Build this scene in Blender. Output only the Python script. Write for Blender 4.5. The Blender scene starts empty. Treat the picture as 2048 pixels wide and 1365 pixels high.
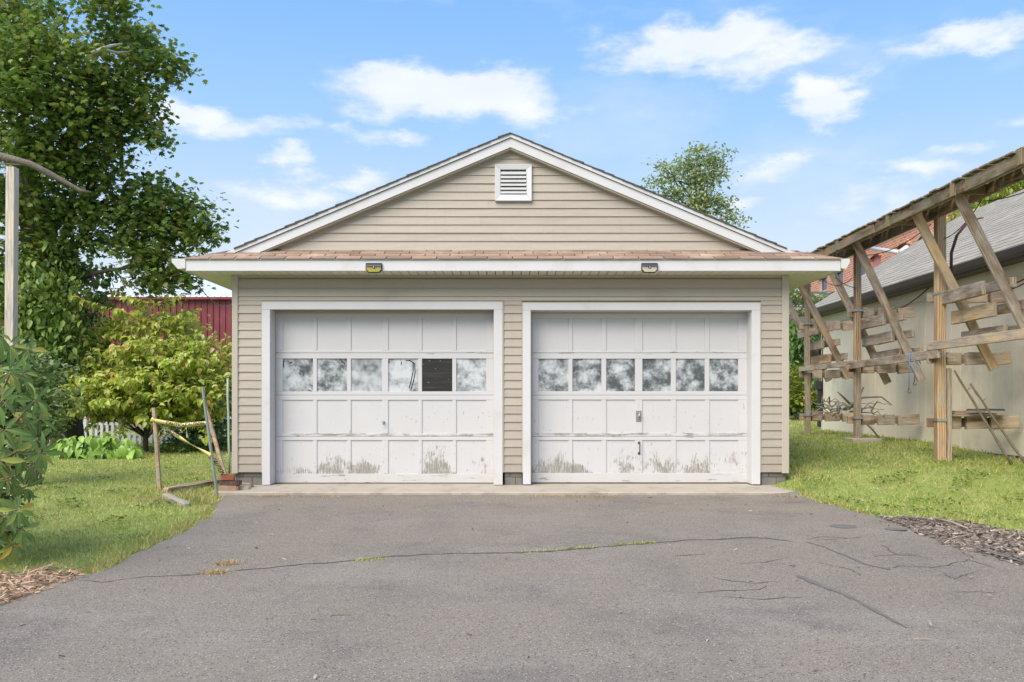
import bpy, math, random
import numpy as np
from mathutils import Vector, Matrix
R = math.radians
random.seed(7)
rng = np.random.default_rng(11)
SC = bpy.context.scene
COL = SC.collection

# ------------------------------------------------------------------ camera
F, HZ, CAMZ = 1760.0, 805.0, 1.03          # focal length in photo pixels, horizon row, eye height
cam_d = bpy.data.cameras.new('camera')
cam = bpy.data.objects.new('camera', cam_d); COL.objects.link(cam)
cam.location = (0, 0, CAMZ); cam.rotation_euler = (R(90), 0, 0)
cam_d.sensor_width = 36; cam_d.lens = 36*F/2048; cam_d.shift_y = (HZ-682.5)/2048
cam_d.clip_end = 2000; cam_d.clip_start = .05
SC.camera = cam

# ------------------------------------------------------------------ light
SUN_EL, SUN_AZ = 45, 214                   # azimuth clockwise from +Y: behind the camera, a little to the left
SC.view_settings.view_transform = 'Standard'; SC.view_settings.look = 'None'
SC.view_settings.gamma = 1; SC.view_settings.use_curve_mapping = False
SC.view_settings.exposure = 1.23
sd = bpy.data.lights.new('sun', 'SUN'); sd.energy = 2.35; sd.angle = R(48); sd.color = (1, .905, .77)
so = bpy.data.objects.new('sun', sd); COL.objects.link(so)
sdir = Vector((math.sin(R(SUN_AZ))*math.cos(R(SUN_EL)), math.cos(R(SUN_AZ))*math.cos(R(SUN_EL)), math.sin(R(SUN_EL))))
so.rotation_euler = sdir.to_track_quat('Z', 'Y').to_euler()

W = bpy.data.worlds.new('World'); SC.world = W; W.use_nodes = True
nt = W.node_tree; nt.nodes.clear()
def wn(t, **k):
    n = nt.nodes.new(t)
    for a, b in k.items(): setattr(n, a, b)
    return n
def wm(op, a, b=None, c=None):
    n = wn('ShaderNodeMath', operation=op)
    for i, v in enumerate((a, b, c)):
        if v is None: continue
        if isinstance(v, (int, float)): n.inputs[i].default_value = v
        else: nt.links.new(v, n.inputs[i])
    return n.outputs[0]
sky = wn('ShaderNodeTexSky', sky_type='NISHITA', sun_disc=False)
sky.sun_elevation = R(SUN_EL); sky.sun_rotation = R(SUN_AZ); sky.air_density = 1.0; sky.dust_density = .6; sky.ozone_density = 2.0
tc = wn('ShaderNodeTexCoord'); sep = wn('ShaderNodeSeparateXYZ'); nt.links.new(tc.outputs['Generated'], sep.inputs[0])
az = wm('ARCTAN2', sep.outputs[0], sep.outputs[1]); el = wm('ARCSINE', sep.outputs[2])
cmb = wn('ShaderNodeCombineXYZ'); nt.links.new(az, cmb.inputs[0]); nt.links.new(wm('MULTIPLY', el, 2.2), cmb.inputs[1])
def wnoise(scale, detail, rough, off=0.0):
    n = wn('ShaderNodeTexNoise', noise_dimensions='3D'); n.inputs['Scale'].default_value = scale
    n.inputs['Detail'].default_value = detail; n.inputs['Roughness'].default_value = rough
    ad = wn('ShaderNodeVectorMath', operation='ADD'); nt.links.new(cmb.outputs[0], ad.inputs[0]); ad.inputs[1].default_value = (off, off*1.7, off)
    nt.links.new(ad.outputs[0], n.inputs['Vector']); return n.outputs['Fac']
n1 = wnoise(13, 9, .54); n2 = wnoise(5, 6, .55, 3.1); n3 = wnoise(2.2, 5, .5, 7.7); n4 = wnoise(28, 5, .6, 1.3)
wn_a = wnoise(6, 7, .6, 5.3); wn_b = wnoise(7, 7, .6, 9.1)
azw = wm('ADD', az, wm('MULTIPLY', wm('SUBTRACT', wn_a, .5), .20)); elw = wm('ADD', el, wm('MULTIPLY', wm('SUBTRACT', wn_b, .5), .10))
# cloud banks: azimuth, elevation (both from photo rows), half widths, weight
def ang(px, py):
    x, z = (px-1024)/F, (HZ-py)/F
    return math.atan2(x, 1), math.asin(z/math.sqrt(1+x*x+z*z))
CL = [(900,205,225,62,1.2),(770,180,110,44,.9),(1010,222,120,52,.9),(1390,92,175,58,1.15),(1330,62,90,40,.8),(1530,132,140,48,.8),(375,238,85,46,1.0),(520,268,140,34,.66),
      (1650,222,74,42,1.05),(1900,96,130,34,.9),(2040,68,70,40,.8),(730,292,75,26,.75),(585,338,46,24,.72),(600,392,110,26,.62),
      (740,370,60,30,.7),(1560,335,105,34,.66),(1850,345,110,28,.62),(1960,285,90,24,.66),(1500,410,60,26,.6),(1730,420,150,36,.5),(2250,180,140,40,.9),(2500,330,160,40,.9),(-120,200,150,40,1.),(-350,90,160,36,.8)]
tot = None
for px, py, wx, wy, wt in CL:
    a, e = ang(px, py)
    da = wm('DIVIDE', wm('SUBTRACT', azw, a), wx/F); de = wm('DIVIDE', wm('SUBTRACT', elw, e), wy/F)
    # flat bases: clouds fall off faster below than above
    de2 = wm('MULTIPLY', wm('MULTIPLY', de, de), 1.0)
    r2 = wm('ADD', wm('MULTIPLY', da, da), de2)
    g = wm('MULTIPLY', wm('EXPONENT', wm('MULTIPLY', wm('POWER', r2, 1.2), -.8)), wt)
    fd = wn('ShaderNodeMapRange', interpolation_type='SMOOTHSTEP'); nt.links.new(de, fd.inputs[0])
    for i_, q_ in enumerate((-1.4, .6, .46, 1.0)): fd.inputs[i_+1].default_value = q_
    g = wm('MULTIPLY', g, fd.outputs[0])
    tot = g if tot is None else wm('MAXIMUM', tot, g)
# banks elsewhere in the sky, thickened out of view to whiten the ambient light
elsew = wm('MULTIPLY', wm('SUBTRACT', n3, .42), 3.4)
outside = wm('GREATER_THAN', wm('ABSOLUTE', az), .75)
tot = wm('ADD', tot, wm('MULTIPLY', wm('MAXIMUM', elsew, 0.0), wm('MAXIMUM', outside, wm('GREATER_THAN', el, .55))))
d = wm('ADD', tot, wm('ADD', wm('MULTIPLY', wm('SUBTRACT', n1, .5), 1.25), wm('MULTIPLY', wm('SUBTRACT', n4, .5), .38)))
mr = wn('ShaderNodeMapRange', interpolation_type='SMOOTHSTEP'); nt.links.new(d, mr.inputs[0])
mr.inputs[1].default_value = .22; mr.inputs[2].default_value = .88
cl = mr.outputs[0]
# sky tint by height
ramp = wn('ShaderNodeValToRGB'); nt.links.new(wm('DIVIDE', el, .6), ramp.inputs[0])
cr = ramp.color_ramp; cr.elements[0].position = 0; cr.elements[0].color = (.70, .75, .81, 1)
cr.elements[1].position = 1; cr.elements[1].color = (.17, .385, .84, 1)
for p_, c_ in ((.28, (.58, .70, .84, 1)), (.5, (.34, .56, .85, 1)), (.72, (.215, .45, .85, 1))):
    e_ = cr.elements.new(p_); e_.color = c_
skx = wn('ShaderNodeVectorMath', operation='SCALE'); nt.links.new(sky.outputs[0], skx.inputs[0]); skx.inputs[3].default_value = .16
rmx = wn('ShaderNodeVectorMath', operation='SCALE'); nt.links.new(ramp.outputs[0], rmx.inputs[0]); rmx.inputs[3].default_value = 4.0
blu = wn('ShaderNodeMix', data_type='RGBA'); blu.inputs[0].default_value = .88
nt.links.new(skx.outputs[0], blu.inputs[6]); nt.links.new(rmx.outputs[0], blu.inputs[7])
cmx = wn('ShaderNodeMix', data_type='RGBA')
wisp = wm('MULTIPLY', wm('MAXIMUM', wm('SUBTRACT', n2, .50), 0.0), 1.3)
nt.links.new(wm('MINIMUM', wm('ADD', wm('MULTIPLY', cl, .86), wisp), .95), cmx.inputs[0])
nt.links.new(blu.outputs[2], cmx.inputs[6])
cc = wn('ShaderNodeMix', data_type='RGBA'); nt.links.new(n1, cc.inputs[0]); cc.inputs[6].default_value = (2.55, 2.75, 3.15, 1); cc.inputs[7].default_value = (3.35, 3.35, 3.4, 1)
nt.links.new(cc.outputs[2], cmx.inputs[7])
bg = wn('ShaderNodeBackground'); bg.inputs[1].default_value = .14
nt.links.new(cmx.outputs[2], bg.inputs[0]); wo = wn('ShaderNodeOutputWorld'); nt.links.new(bg.outputs[0], wo.inputs[0])

# ------------------------------------------------------------------ helpers
def at(px, py, Z): return Vector(((px-1024)/F*Z, Z, CAMZ+(HZ-py)/F*Z))
def sst(a, b, x): t = min(1, max(0, (x-a)/(b-a))); return t*t*(3-2*t)
LY = ([0, 4, 8, 10.4, 11, 16, 25, 60], [-.30, -.25, -.13, -.08, -.07, .08, .12, .2])
RY = ([0, 4, 8, 10, 10.5, 11, 12.5, 15.5, 18, 25, 36, 60], [-.28, -.22, -.12, -.07, .02, .12, .22, .35, .37, .45, .72, 1.0])
def gz(x, y):
    l = np.interp(y, *LY); r = np.interp(y, *RY)
    t = np.clip((np.asarray(x)-2.9)/.9, 0, 1); t = t*t*(3-2*t)
    return l*(1-t)+r*t
def ground(px, py):
    Z = 2.0
    while Z < 90:
        p = at(px, py, Z)
        if p.z <= gz(p.x, p.y): return p
        Z += .02
    return p

def wloc(o):
    v = Vector((0, 0, 0))
    while o is not None: v += o.location; o = o.parent
    return v
def tag(o, label=None, cat=None, group=None, kind=None):
    if label: o['label'] = label
    if cat: o['category'] = cat
    if group: o['group'] = group
    if kind: o['kind'] = kind
    return o
def thing(name, loc, label, cat, group=None):
    o = bpy.data.objects.new(name, None); COL.objects.link(o); o.location = loc; o.empty_display_size = .2
    return tag(o, label, cat, group)
def link(name, me, parent=None, loc=None):
    o = bpy.data.objects.new(name, me); COL.objects.link(o)
    if parent is not None: o.parent = parent
    if loc is not None: o.location = loc
    return o
class MB:
    def __init__(s): s.v = []; s.f = []
    def poly(s, pts): n = len(s.v); s.v += [tuple(p) for p in pts]; s.f.append(tuple(range(n, n+len(pts)))); return s
    def box(s, x0, x1, y0, y1, z0, z1):
        return s.hexa([(x0,y0,z0),(x1,y0,z0),(x1,y1,z0),(x0,y1,z0)], [(x0,y0,z1),(x1,y0,z1),(x1,y1,z1),(x0,y1,z1)])
    def hexa(s, b, t):
        n = len(s.v); s.v += [tuple(p) for p in list(b)+list(t)]; k = len(b)
        s.f.append(tuple(n+i for i in reversed(range(k)))); s.f.append(tuple(n+k+i for i in range(k)))
        for i in range(k): j = (i+1) % k; s.f.append((n+i, n+j, n+k+j, n+k+i))
        return s
    def tube(s, pts, rad, sides=6, cap=True):
        pts = [Vector(p) for p in pts]; n = len(s.v); prev = None
        if not hasattr(rad, '__len__'): rad = [rad]*len(pts)
        for i, p in enumerate(pts):
            t = (pts[min(i+1, len(pts)-1)]-pts[max(i-1, 0)]).normalized()
            a = prev if prev is not None else (Vector((0,0,1)) if abs(t.z) < .9 else Vector((1,0,0)))
            u = (a - t*a.dot(t)).normalized(); prev = u; w = t.cross(u)
            for k in range(sides):
                q = 2*math.pi*k/sides; s.v.append(tuple(p+(u*math.cos(q)+w*math.sin(q))*rad[i]))
        for i in range(len(pts)-1):
            for k in range(sides):
                a0 = n+i*sides+k; a1 = n+i*sides+(k+1) % sides
                s.f.append((a0, a1, a1+sides, a0+sides))
        if cap:
            s.f.append(tuple(n+k for k in reversed(range(sides)))); s.f.append(tuple(n+(len(pts)-1)*sides+k for k in range(sides)))
        return s
    def build(s, name, mat, parent=None, bevel=0, smooth=False):
        o0 = wloc(parent) if parent is not None else Vector((0,0,0))
        me = bpy.data.meshes.new(name)
        me.from_pydata([(x-o0.x, y-o0.y, z-o0.z) for x, y, z in s.v], [], s.f); me.materials.append(mat)
        me.validate()
        o = link(name, me, parent)
        if smooth: me.shade_smooth()
        if bevel:
            b = o.modifiers.new('bevel', 'BEVEL'); b.width = bevel; b.segments = 1; b.limit_method = 'ANGLE'
        return o
def beam(name, p0, p1, w, h, mat, parent=None, up=(0,0,1), bevel=.006, warp=0.0):
    """square timber: length along local x, width local y, height local z"""
    p0, p1 = Vector(p0), Vector(p1); L = (p1-p0).length; x = (p1-p0)/L; u = Vector(up)
    z = (u-x*u.dot(x)).normalized(); y = z.cross(x)
    m = MB(); n = 5 if warp else 2; pts = []
    for i in range(n):
        t = i/(n-1); ox = (random.uniform(-warp, warp) if 0 < i < n-1 else 0); oz = (random.uniform(-warp, warp) if 0 < i < n-1 else 0)
        for a, b in ((-1,-1),(1,-1),(1,1),(-1,1)): pts.append(((t-.5)*L, a*w/2+ox, b*h/2+oz))
    m.v = pts; m.f = [(0,1,2,3)] + [(i*4+k, (i+1)*4+k, (i+1)*4+(k+1) % 4, i*4+(k+1) % 4) for i in range(n-1) for k in range(4)] + [tuple((n-1)*4+k for k in (3,2,1,0))]
    me = bpy.data.meshes.new(name); me.from_pydata(m.v, [], m.f); me.materials.append(mat); me.update()
    import bmesh
    bm = bmesh.new(); bm.from_mesh(me); bmesh.ops.recalc_face_normals(bm, faces=bm.faces); bm.to_mesh(me); bm.free()
    M = Matrix((x, y, z)).transposed().to_4x4(); M.translation = (p0+p1)/2
    o = link(name, me, parent)
    o.matrix_local = Matrix.Translation(-wloc(parent)) @ M if parent is not None else M
    if bevel: b = o.modifiers.new('bevel', 'BEVEL'); b.width = bevel; b.segments = 1
    return o

def scatter(name, tv, tf, P, Rm, S, mat, parent=None, kind='stuff'):
    """joins many small copies of a template (k verts, triangles) into one mesh"""
    tv = np.asarray(tv, float); tf = np.asarray(tf, int); N = len(P); k = len(tv)
    S = np.asarray(S, float)
    if S.ndim == 1: S = S[:, None]*np.ones(3)
    V = np.einsum('nij,nkj->nki', Rm, tv[None]*S[:, None, :]) + P[:, None, :]
    if parent is not None: V -= np.array(wloc(parent))[None, None]
    Fc = (tf[None]+(np.arange(N)*k)[:, None, None]).reshape(-1)
    me = bpy.data.meshes.new(name); me.vertices.add(N*k); me.vertices.foreach_set('co', V.reshape(-1).astype(np.float32))
    nf = N*len(tf); me.loops.add(nf*3); me.loops.foreach_set('vertex_index', Fc.astype(np.int32))
    me.polygons.add(nf); me.polygons.foreach_set('loop_start', (np.arange(nf)*3).astype(np.int32))
    try: me.polygons.foreach_set('loop_total', np.full(nf, 3, np.int32))
    except Exception: pass
    me.materials.append(mat); me.update(calc_edges=True); me.validate()
    o = link(name, me, parent)
    if kind: o['kind'] = kind
    return o
def frames(N, yaw, pitch, roll):
    """local y (leaf axis) points along yaw and pitch (negative = drooping); rolled about itself"""
    cy, sy, cp, sp, cr_, sr = np.cos(yaw), np.sin(yaw), np.cos(pitch), np.sin(pitch), np.cos(roll), np.sin(roll)
    Y = np.stack([cy*cp, sy*cp, sp], 1); X0 = np.stack([sy, -cy, 0*cy], 1); Z0 = np.cross(X0, Y)
    X = X0*cr_[:, None]+Z0*sr[:, None]; Z = np.cross(X, Y)
    return np.stack([X, Y, Z], 2)
MAPLE_V = [(0,.42,0.03),(0,0,0),(.30,.10,-.02),(.55,.34,-.05),(.28,.44,.0),(.42,.78,-.06),(.16,.66,.0),(0,1.05,-.06),(-.16,.66,.0),(-.42,.78,-.06),(-.28,.44,.0),(-.55,.34,-.05),(-.30,.10,-.02)]
MAPLE_F = [(0, i, i+1) for i in range(1, 12)]+[(0, 12, 1)]
LEAF_V = [(0,0,0),(0,.35,-.05),(0,.7,-.06),(0,1,-.14),(-.26,.3,.06),(-.22,.68,.03),(.26,.3,.06),(.22,.68,.03)]
LEAF_F = [(0,1,4),(4,1,5),(5,1,2),(5,2,3),(0,6,1),(6,7,1),(7,2,1),(7,3,2)]
CURL_V = [(0,0,0),(0,.35,.02),(0,.7,-.06),(0,.95,-.3),(-.27,.3,.16),(-.24,.66,.12),(.27,.3,.16),(.24,.66,.12)]
def leaves(name, blobs, n, size, mat, parent, tv=LEAF_V, tf=LEAF_F, pitch=(-.9,.3), shell=.55, clump=0, flat=1.0, seed=1, depth=1.0, kind='stuff'):
    """blobs: (centre, rx, rz, weight); leaves gather in clumps spread through each blob's volume"""
    g = np.random.default_rng(seed); w = np.array([b[3]*b[1]*b[2] for b in blobs]); w = w/w.sum()
    Ps = []
    for b, wi in zip(blobs, w):
        m = max(4, int(n*wi)); c = np.array(b[0])
        per = clump if clump else 1; nc = max(1, m//per)
        dd = g.normal(size=(nc, 3)); dd /= np.linalg.norm(dd, axis=1)[:, None]
        rr = (shell+(1-shell)*g.random(nc))**1.0*np.where(g.random(nc) < .25, g.random(nc), 1)
        cc_ = dd*rr[:, None]*np.array([b[1], b[1]*depth, b[2]])
        cc_ = np.repeat(cc_, per, 0); jit = g.normal(size=cc_.shape)*np.array([1, 1, .45*flat])*size*(1.6 if clump else .3)
        Ps.append(c+cc_+jit)
    P = np.concatenate(Ps); N = len(P)
    Rm = frames(N, g.random(N)*2*np.pi, g.uniform(pitch[0], pitch[1], N), g.normal(size=N)*.5)
    return scatter(name, tv, tf, P, Rm, size*g.uniform(.6, 1.25, N), mat, parent, kind)

# ------------------------------------------------------------------ materials
def mnew(name):
    m = bpy.data.materials.new(name); m.use_nodes = True; t = m.node_tree
    return m, t, t.nodes['Principled BSDF']
class NT:
    def __init__(s, t): s.t = t
    def n(s, ty, **k):
        x = s.t.nodes.new(ty)
        for a, b in k.items(): setattr(x, a, b)
        return x
    def m(s, op, a, b=None, clamp=False):
        x = s.n('ShaderNodeMath', operation=op, use_clamp=clamp)
        for i, v in enumerate((a, b)):
            if v is None: continue
            if isinstance(v, (int, float)): x.inputs[i].default_value = v
            else: s.t.links.new(v, x.inputs[i])
        return x.outputs[0]
    def l(s, a, b): s.t.links.new(a, b)
    def pos(s): return s.n('ShaderNodeNewGeometry').outputs['Position']
    def obj(s): return s.n('ShaderNodeTexCoord').outputs['Object']
    def map(s, v, sc, loc=(0,0,0)):
        x = s.n('ShaderNodeMapping'); x.inputs['Scale'].default_value = sc; x.inputs['Location'].default_value = loc; s.l(v, x.inputs['Vector']); return x.outputs[0]
    def noise(s, v, scale, detail=4, rough=.55, out='Fac', dist=0):
        x = s.n('ShaderNodeTexNoise'); s.l(v, x.inputs['Vector']); x.inputs['Scale'].default_value = scale
        x.inputs['Detail'].default_value = detail; x.inputs['Roughness'].default_value = rough; x.inputs['Distortion'].default_value = dist
        return x.outputs[out]
    def vor(s, v, scale, out='Color', feature='F1'):
        x = s.n('ShaderNodeTexVoronoi', feature=feature); s.l(v, x.inputs['Vector']); x.inputs['Scale'].default_value = scale; return x.outputs[out]
    def ramp(s, v, a, b, lo=0, hi=1):
        x = s.n('ShaderNodeMapRange', interpolation_type='SMOOTHSTEP'); s.l(v, x.inputs[0])
        for i, q in enumerate((a, b, lo, hi)): x.inputs[i+1].default_value = q
        return x.outputs[0]
    def mix(s, f, a, b, mode='MIX'):
        x = s.n('ShaderNodeMix', data_type='RGBA', blend_type=mode)
        for i, v in ((0, f), (6, a), (7, b)):
            if isinstance(v, (int, float)): x.inputs[i].default_value = v
            elif isinstance(v, tuple): x.inputs[i].default_value = v if len(v) == 4 else v+(1,)
            else: s.l(v, x.inputs[i])
        return x.outputs[2]
    def bump(s, h, strength, dist, bs):
        x = s.n('ShaderNodeBump'); s.l(h, x.inputs['Height']); x.inputs['Strength'].default_value = strength; x.inputs['Distance'].default_value = dist
        s.l(x.outputs[0], bs.inputs['Normal'])
    def rnd(s): return s.n('ShaderNodeObjectInfo').outputs['Random']
    def isl(s): return s.n('ShaderNodeNewGeometry').outputs['Random Per Island']
def plain(name, c1, c2=None, scale=4, rough=.6, bump=0, bscale=60, stretch=(1,1,1), objvar=0, metal=0, spec=.5, dirt=None, dscale=1.2, splash=False, wave=0):
    m, t, b = mnew(name); N = NT(t); v = N.map(N.pos(), stretch)
    c2 = c2 or tuple(x*.8 for x in c1)
    c = N.mix(N.noise(v, scale, 5, .6), c1, c2)
    if dirt: c = N.mix(N.m('MULTIPLY', N.ramp(N.noise(v, dscale, 6, .65), .5, .75), .7), c, dirt)
    if splash:
        sz = N.n('ShaderNodeSeparateXYZ'); N.l(N.pos(), sz.inputs[0])
        c = N.mix(N.m('MULTIPLY', N.ramp(sz.outputs[2], .1, .6, .8, 0), N.noise(N.map(N.pos(), (9,9,4)), 1, 6, .7)), c, (.22,.19,.14))
        c = N.mix(N.ramp(N.noise(N.map(N.pos(), (14,14,.7)), 1, 4, .7), .5, .8, 0, .28), c, (.30,.265,.215))
    if objvar:
        k = N.m('ADD', N.m('MULTIPLY', N.rnd(), objvar), 1-objvar/2)
        x = N.n('ShaderNodeVectorMath', operation='SCALE'); N.l(c, x.inputs[0]); N.l(k, x.inputs[3]); c = x.outputs[0]
    N.l(c, b.inputs['Base Color']); b.inputs['Roughness'].default_value = rough; b.inputs['Metallic'].default_value = metal
    b.inputs['Specular IOR Level'].default_value = spec
    if bump:
        h = N.noise(v, bscale, 4, .6)
        if wave: h = N.m('ADD', N.m('MULTIPLY', h, .12), N.m('MULTIPLY', N.noise(N.map(N.pos(), (1,1,5)), 3.2, 2, .5), wave))
        N.bump(h, bump, .01, b)
    return m
def foliage(name, cols, rough=.5, trans=.35, patch=None, spec=.4, hue=None, dark=None):
    """leaf colours picked per leaf; light passes partly through"""
    m, t, b = mnew(name); N = NT(t)
    r = N.isl(); cr_ = N.n('ShaderNodeValToRGB'); N.l(r, cr_.inputs[0]); e = cr_.color_ramp
    e.elements[0].color = cols[0]+(1,); e.elements[0].position = 0; e.elements[1].color = cols[-1]+(1,); e.elements[1].position = 1
    for i, c in enumerate(cols[1:-1]): q = e.elements.new((i+1)/(len(cols)-1)); q.color = c+(1,)
    c = cr_.outputs[0]
    if patch: c = N.mix(N.ramp(N.noise(N.pos(), patch[1], 3, .6), .45, .7, 0, patch[2]), c, patch[0])
    if dark: c = N.mix(N.ramp(N.noise(N.map(N.pos(), (1,1,1), (9,4,0)), dark[1], 4, .65), .5, .68, 0, dark[2]), c, dark[0])
    N.l(c, b.inputs['Base Color']); b.inputs['Roughness'].default_value = rough; b.inputs['Specular IOR Level'].default_value = spec
    tr = N.n('ShaderNodeBsdfTranslucent'); N.l(N.mix(.5, c, (.55, .75, .1), 'MULTIPLY') if False else c, tr.inputs[0])
    ms = N.n('ShaderNodeMixShader'); ms.inputs[0].default_value = trans
    N.l(b.outputs[0], ms.inputs[1]); N.l(tr.outputs[0], ms.inputs[2])
    N.l(ms.outputs[0], t.nodes['Material Output'].inputs[0]); return m
def timber(name, light, dark, grey, g=.5, moss=0):
    m, t, b = mnew(name); N = NT(t); rd = N.rnd()
    off = N.n('ShaderNodeCombineXYZ'); N.l(N.m('MULTIPLY', rd, 37.0), off.inputs[0]); N.l(N.m('MULTIPLY', rd, 11.0), off.inputs[1])
    ad = N.n('ShaderNodeVectorMath', operation='ADD'); N.l(N.obj(), ad.inputs[0]); N.l(off.outputs[0], ad.inputs[1]); v = ad.outputs[0]
    vs = N.map(v, (1.1, 9, 9)); wv = N.n('ShaderNodeTexWave', wave_type='RINGS', rings_direction='X'); N.l(vs, wv.inputs['Vector'])
    wv.inputs['Scale'].default_value = 1.1; wv.inputs['Distortion'].default_value = 5; wv.inputs['Detail'].default_value = 3; wv.inputs['Detail Scale'].default_value = 1.2
    fine = N.noise(N.map(v, (5, 90, 90)), 1, 5, .65)
    gr = N.m('ADD', N.m('MULTIPLY', wv.outputs['Fac'], .55), N.m('MULTIPLY', fine, .6))
    c = N.mix(N.ramp(gr, .3, .85), light, dark)
    wth = N.ramp(N.noise(N.map(v, (1.2, 3, 3)), 1.6, 4, .6), .56-g*.5, .86-g*.5)
    greyc = N.mix(N.ramp(fine, .3, .7), grey, tuple(x*.5 for x in grey))
    c = N.mix(wth, c, greyc)
    crk = N.ramp(N.noise(N.map(v, (2.2, 120, 120)), 1, 3, .5), .66, .72)
    c = N.mix(crk, c, (.035, .028, .022))
    st = N.ramp(N.noise(v, 2.4, 4, .6), .62, .8)
    c = N.mix(N.m('MULTIPLY', st, .5), c, (.20, .11, .06))
    if moss: c = N.mix(N.m('MULTIPLY', N.ramp(N.noise(v, 6, 5, .7), .45, .65), moss), c, (.16, .19, .07))
    N.l(c, b.inputs['Base Color']); b.inputs['Roughness'].default_value = .85
    N.bump(gr, .5, .006, b); return m

M = {}
M['siding'] = plain('siding_vinyl', (.405,.358,.298), (.366,.322,.266), 2.2, .5, .4, 240, (1,1,6), .08, splash=True, wave=1.0, dirt=(.33,.295,.24), dscale=1.5)
M['corner'] = plain('corner_vinyl', (.46,.41,.345), (.42,.375,.315), 3, .5, .1, 200)
M['white'] = plain('white_trim', (.59,.59,.60), (.55,.55,.56), 3, .45, .15, 160, (1,1,1), .03, dirt=(.50,.48,.45), dscale=2.6)
M['soffit'] = plain('soffit_vinyl', (.80,.75,.66), (.70,.66,.58), 3, .55, 0, 60, (1,1,1), .08)
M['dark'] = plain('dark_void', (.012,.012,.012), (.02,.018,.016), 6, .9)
M['felt'] = plain('roof_edge_dark', (.05,.047,.045), (.09,.085,.08), 12, .9, .4, 80)
M['block'] = plain('foundation_block', (.24,.225,.20), (.12,.11,.095), 9, .95, .6, 60, objvar=.3, dirt=(.08,.07,.055), dscale=5)
M['galv'] = plain('galvanised_steel', (.42,.45,.47), (.33,.36,.38), 30, .42, .1, 90, metal=.6)
M['iron'] = plain('dark_iron', (.10,.12,.11), (.05,.06,.055), 40, .5, .3, 90, metal=.5)
M['wire'] = plain('cable_rubber', (.03,.03,.03), (.05,.04,.04), 10, .5)
M['redwire'] = plain('red_cable', (.14,.03,.02), (.08,.02,.02), 10, .5)
M['bark'] = plain('bark_grey', (.17,.15,.125), (.07,.055,.045), 9, .95, .9, 40, (1,1,.3))
M['deadbark'] = plain('weathered_branch_bark', (.34,.29,.23), (.045,.035,.028), 44, .95, 1, 45, (1,1,1))
M['drift'] = plain('driftwood', (.40,.35,.29), (.16,.13,.10), 14, .95, .8, 50)
M['glass_dark'] = None
def slats(): pass

# roof shingles
def shingle_mat(name, a, b_, c_, var=.5):
    m, t, b = mnew(name); N = NT(t); v = N.pos()
    g = N.vor(v, 330, 'Color'); sp = N.n('ShaderNodeSeparateColor'); N.l(g, sp.inputs[0])
    c = N.mix(sp.outputs[0], a, b_); c = N.mix(N.ramp(N.noise(v, 2.2, 5, .65), .45, .75), c, c_)
    k = N.m('ADD', N.m('MULTIPLY', N.rnd(), var), 1-var/2); x = N.n('ShaderNodeVectorMath', operation='SCALE'); N.l(c, x.inputs[0]); N.l(k, x.inputs[3])
    N.l(x.outputs[0], b.inputs['Base Color']); b.inputs['Roughness'].default_value = .95; N.bump(sp.outputs[1], .5, .003, b); return m
M['shingle'] = shingle_mat('brown_shingle', (.335,.235,.17), (.24,.165,.12), (.44,.335,.25))
M['greyshingle'] = shingle_mat('grey_shingle', (.36,.335,.29), (.25,.235,.205), (.44,.40,.34), .1)

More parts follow.
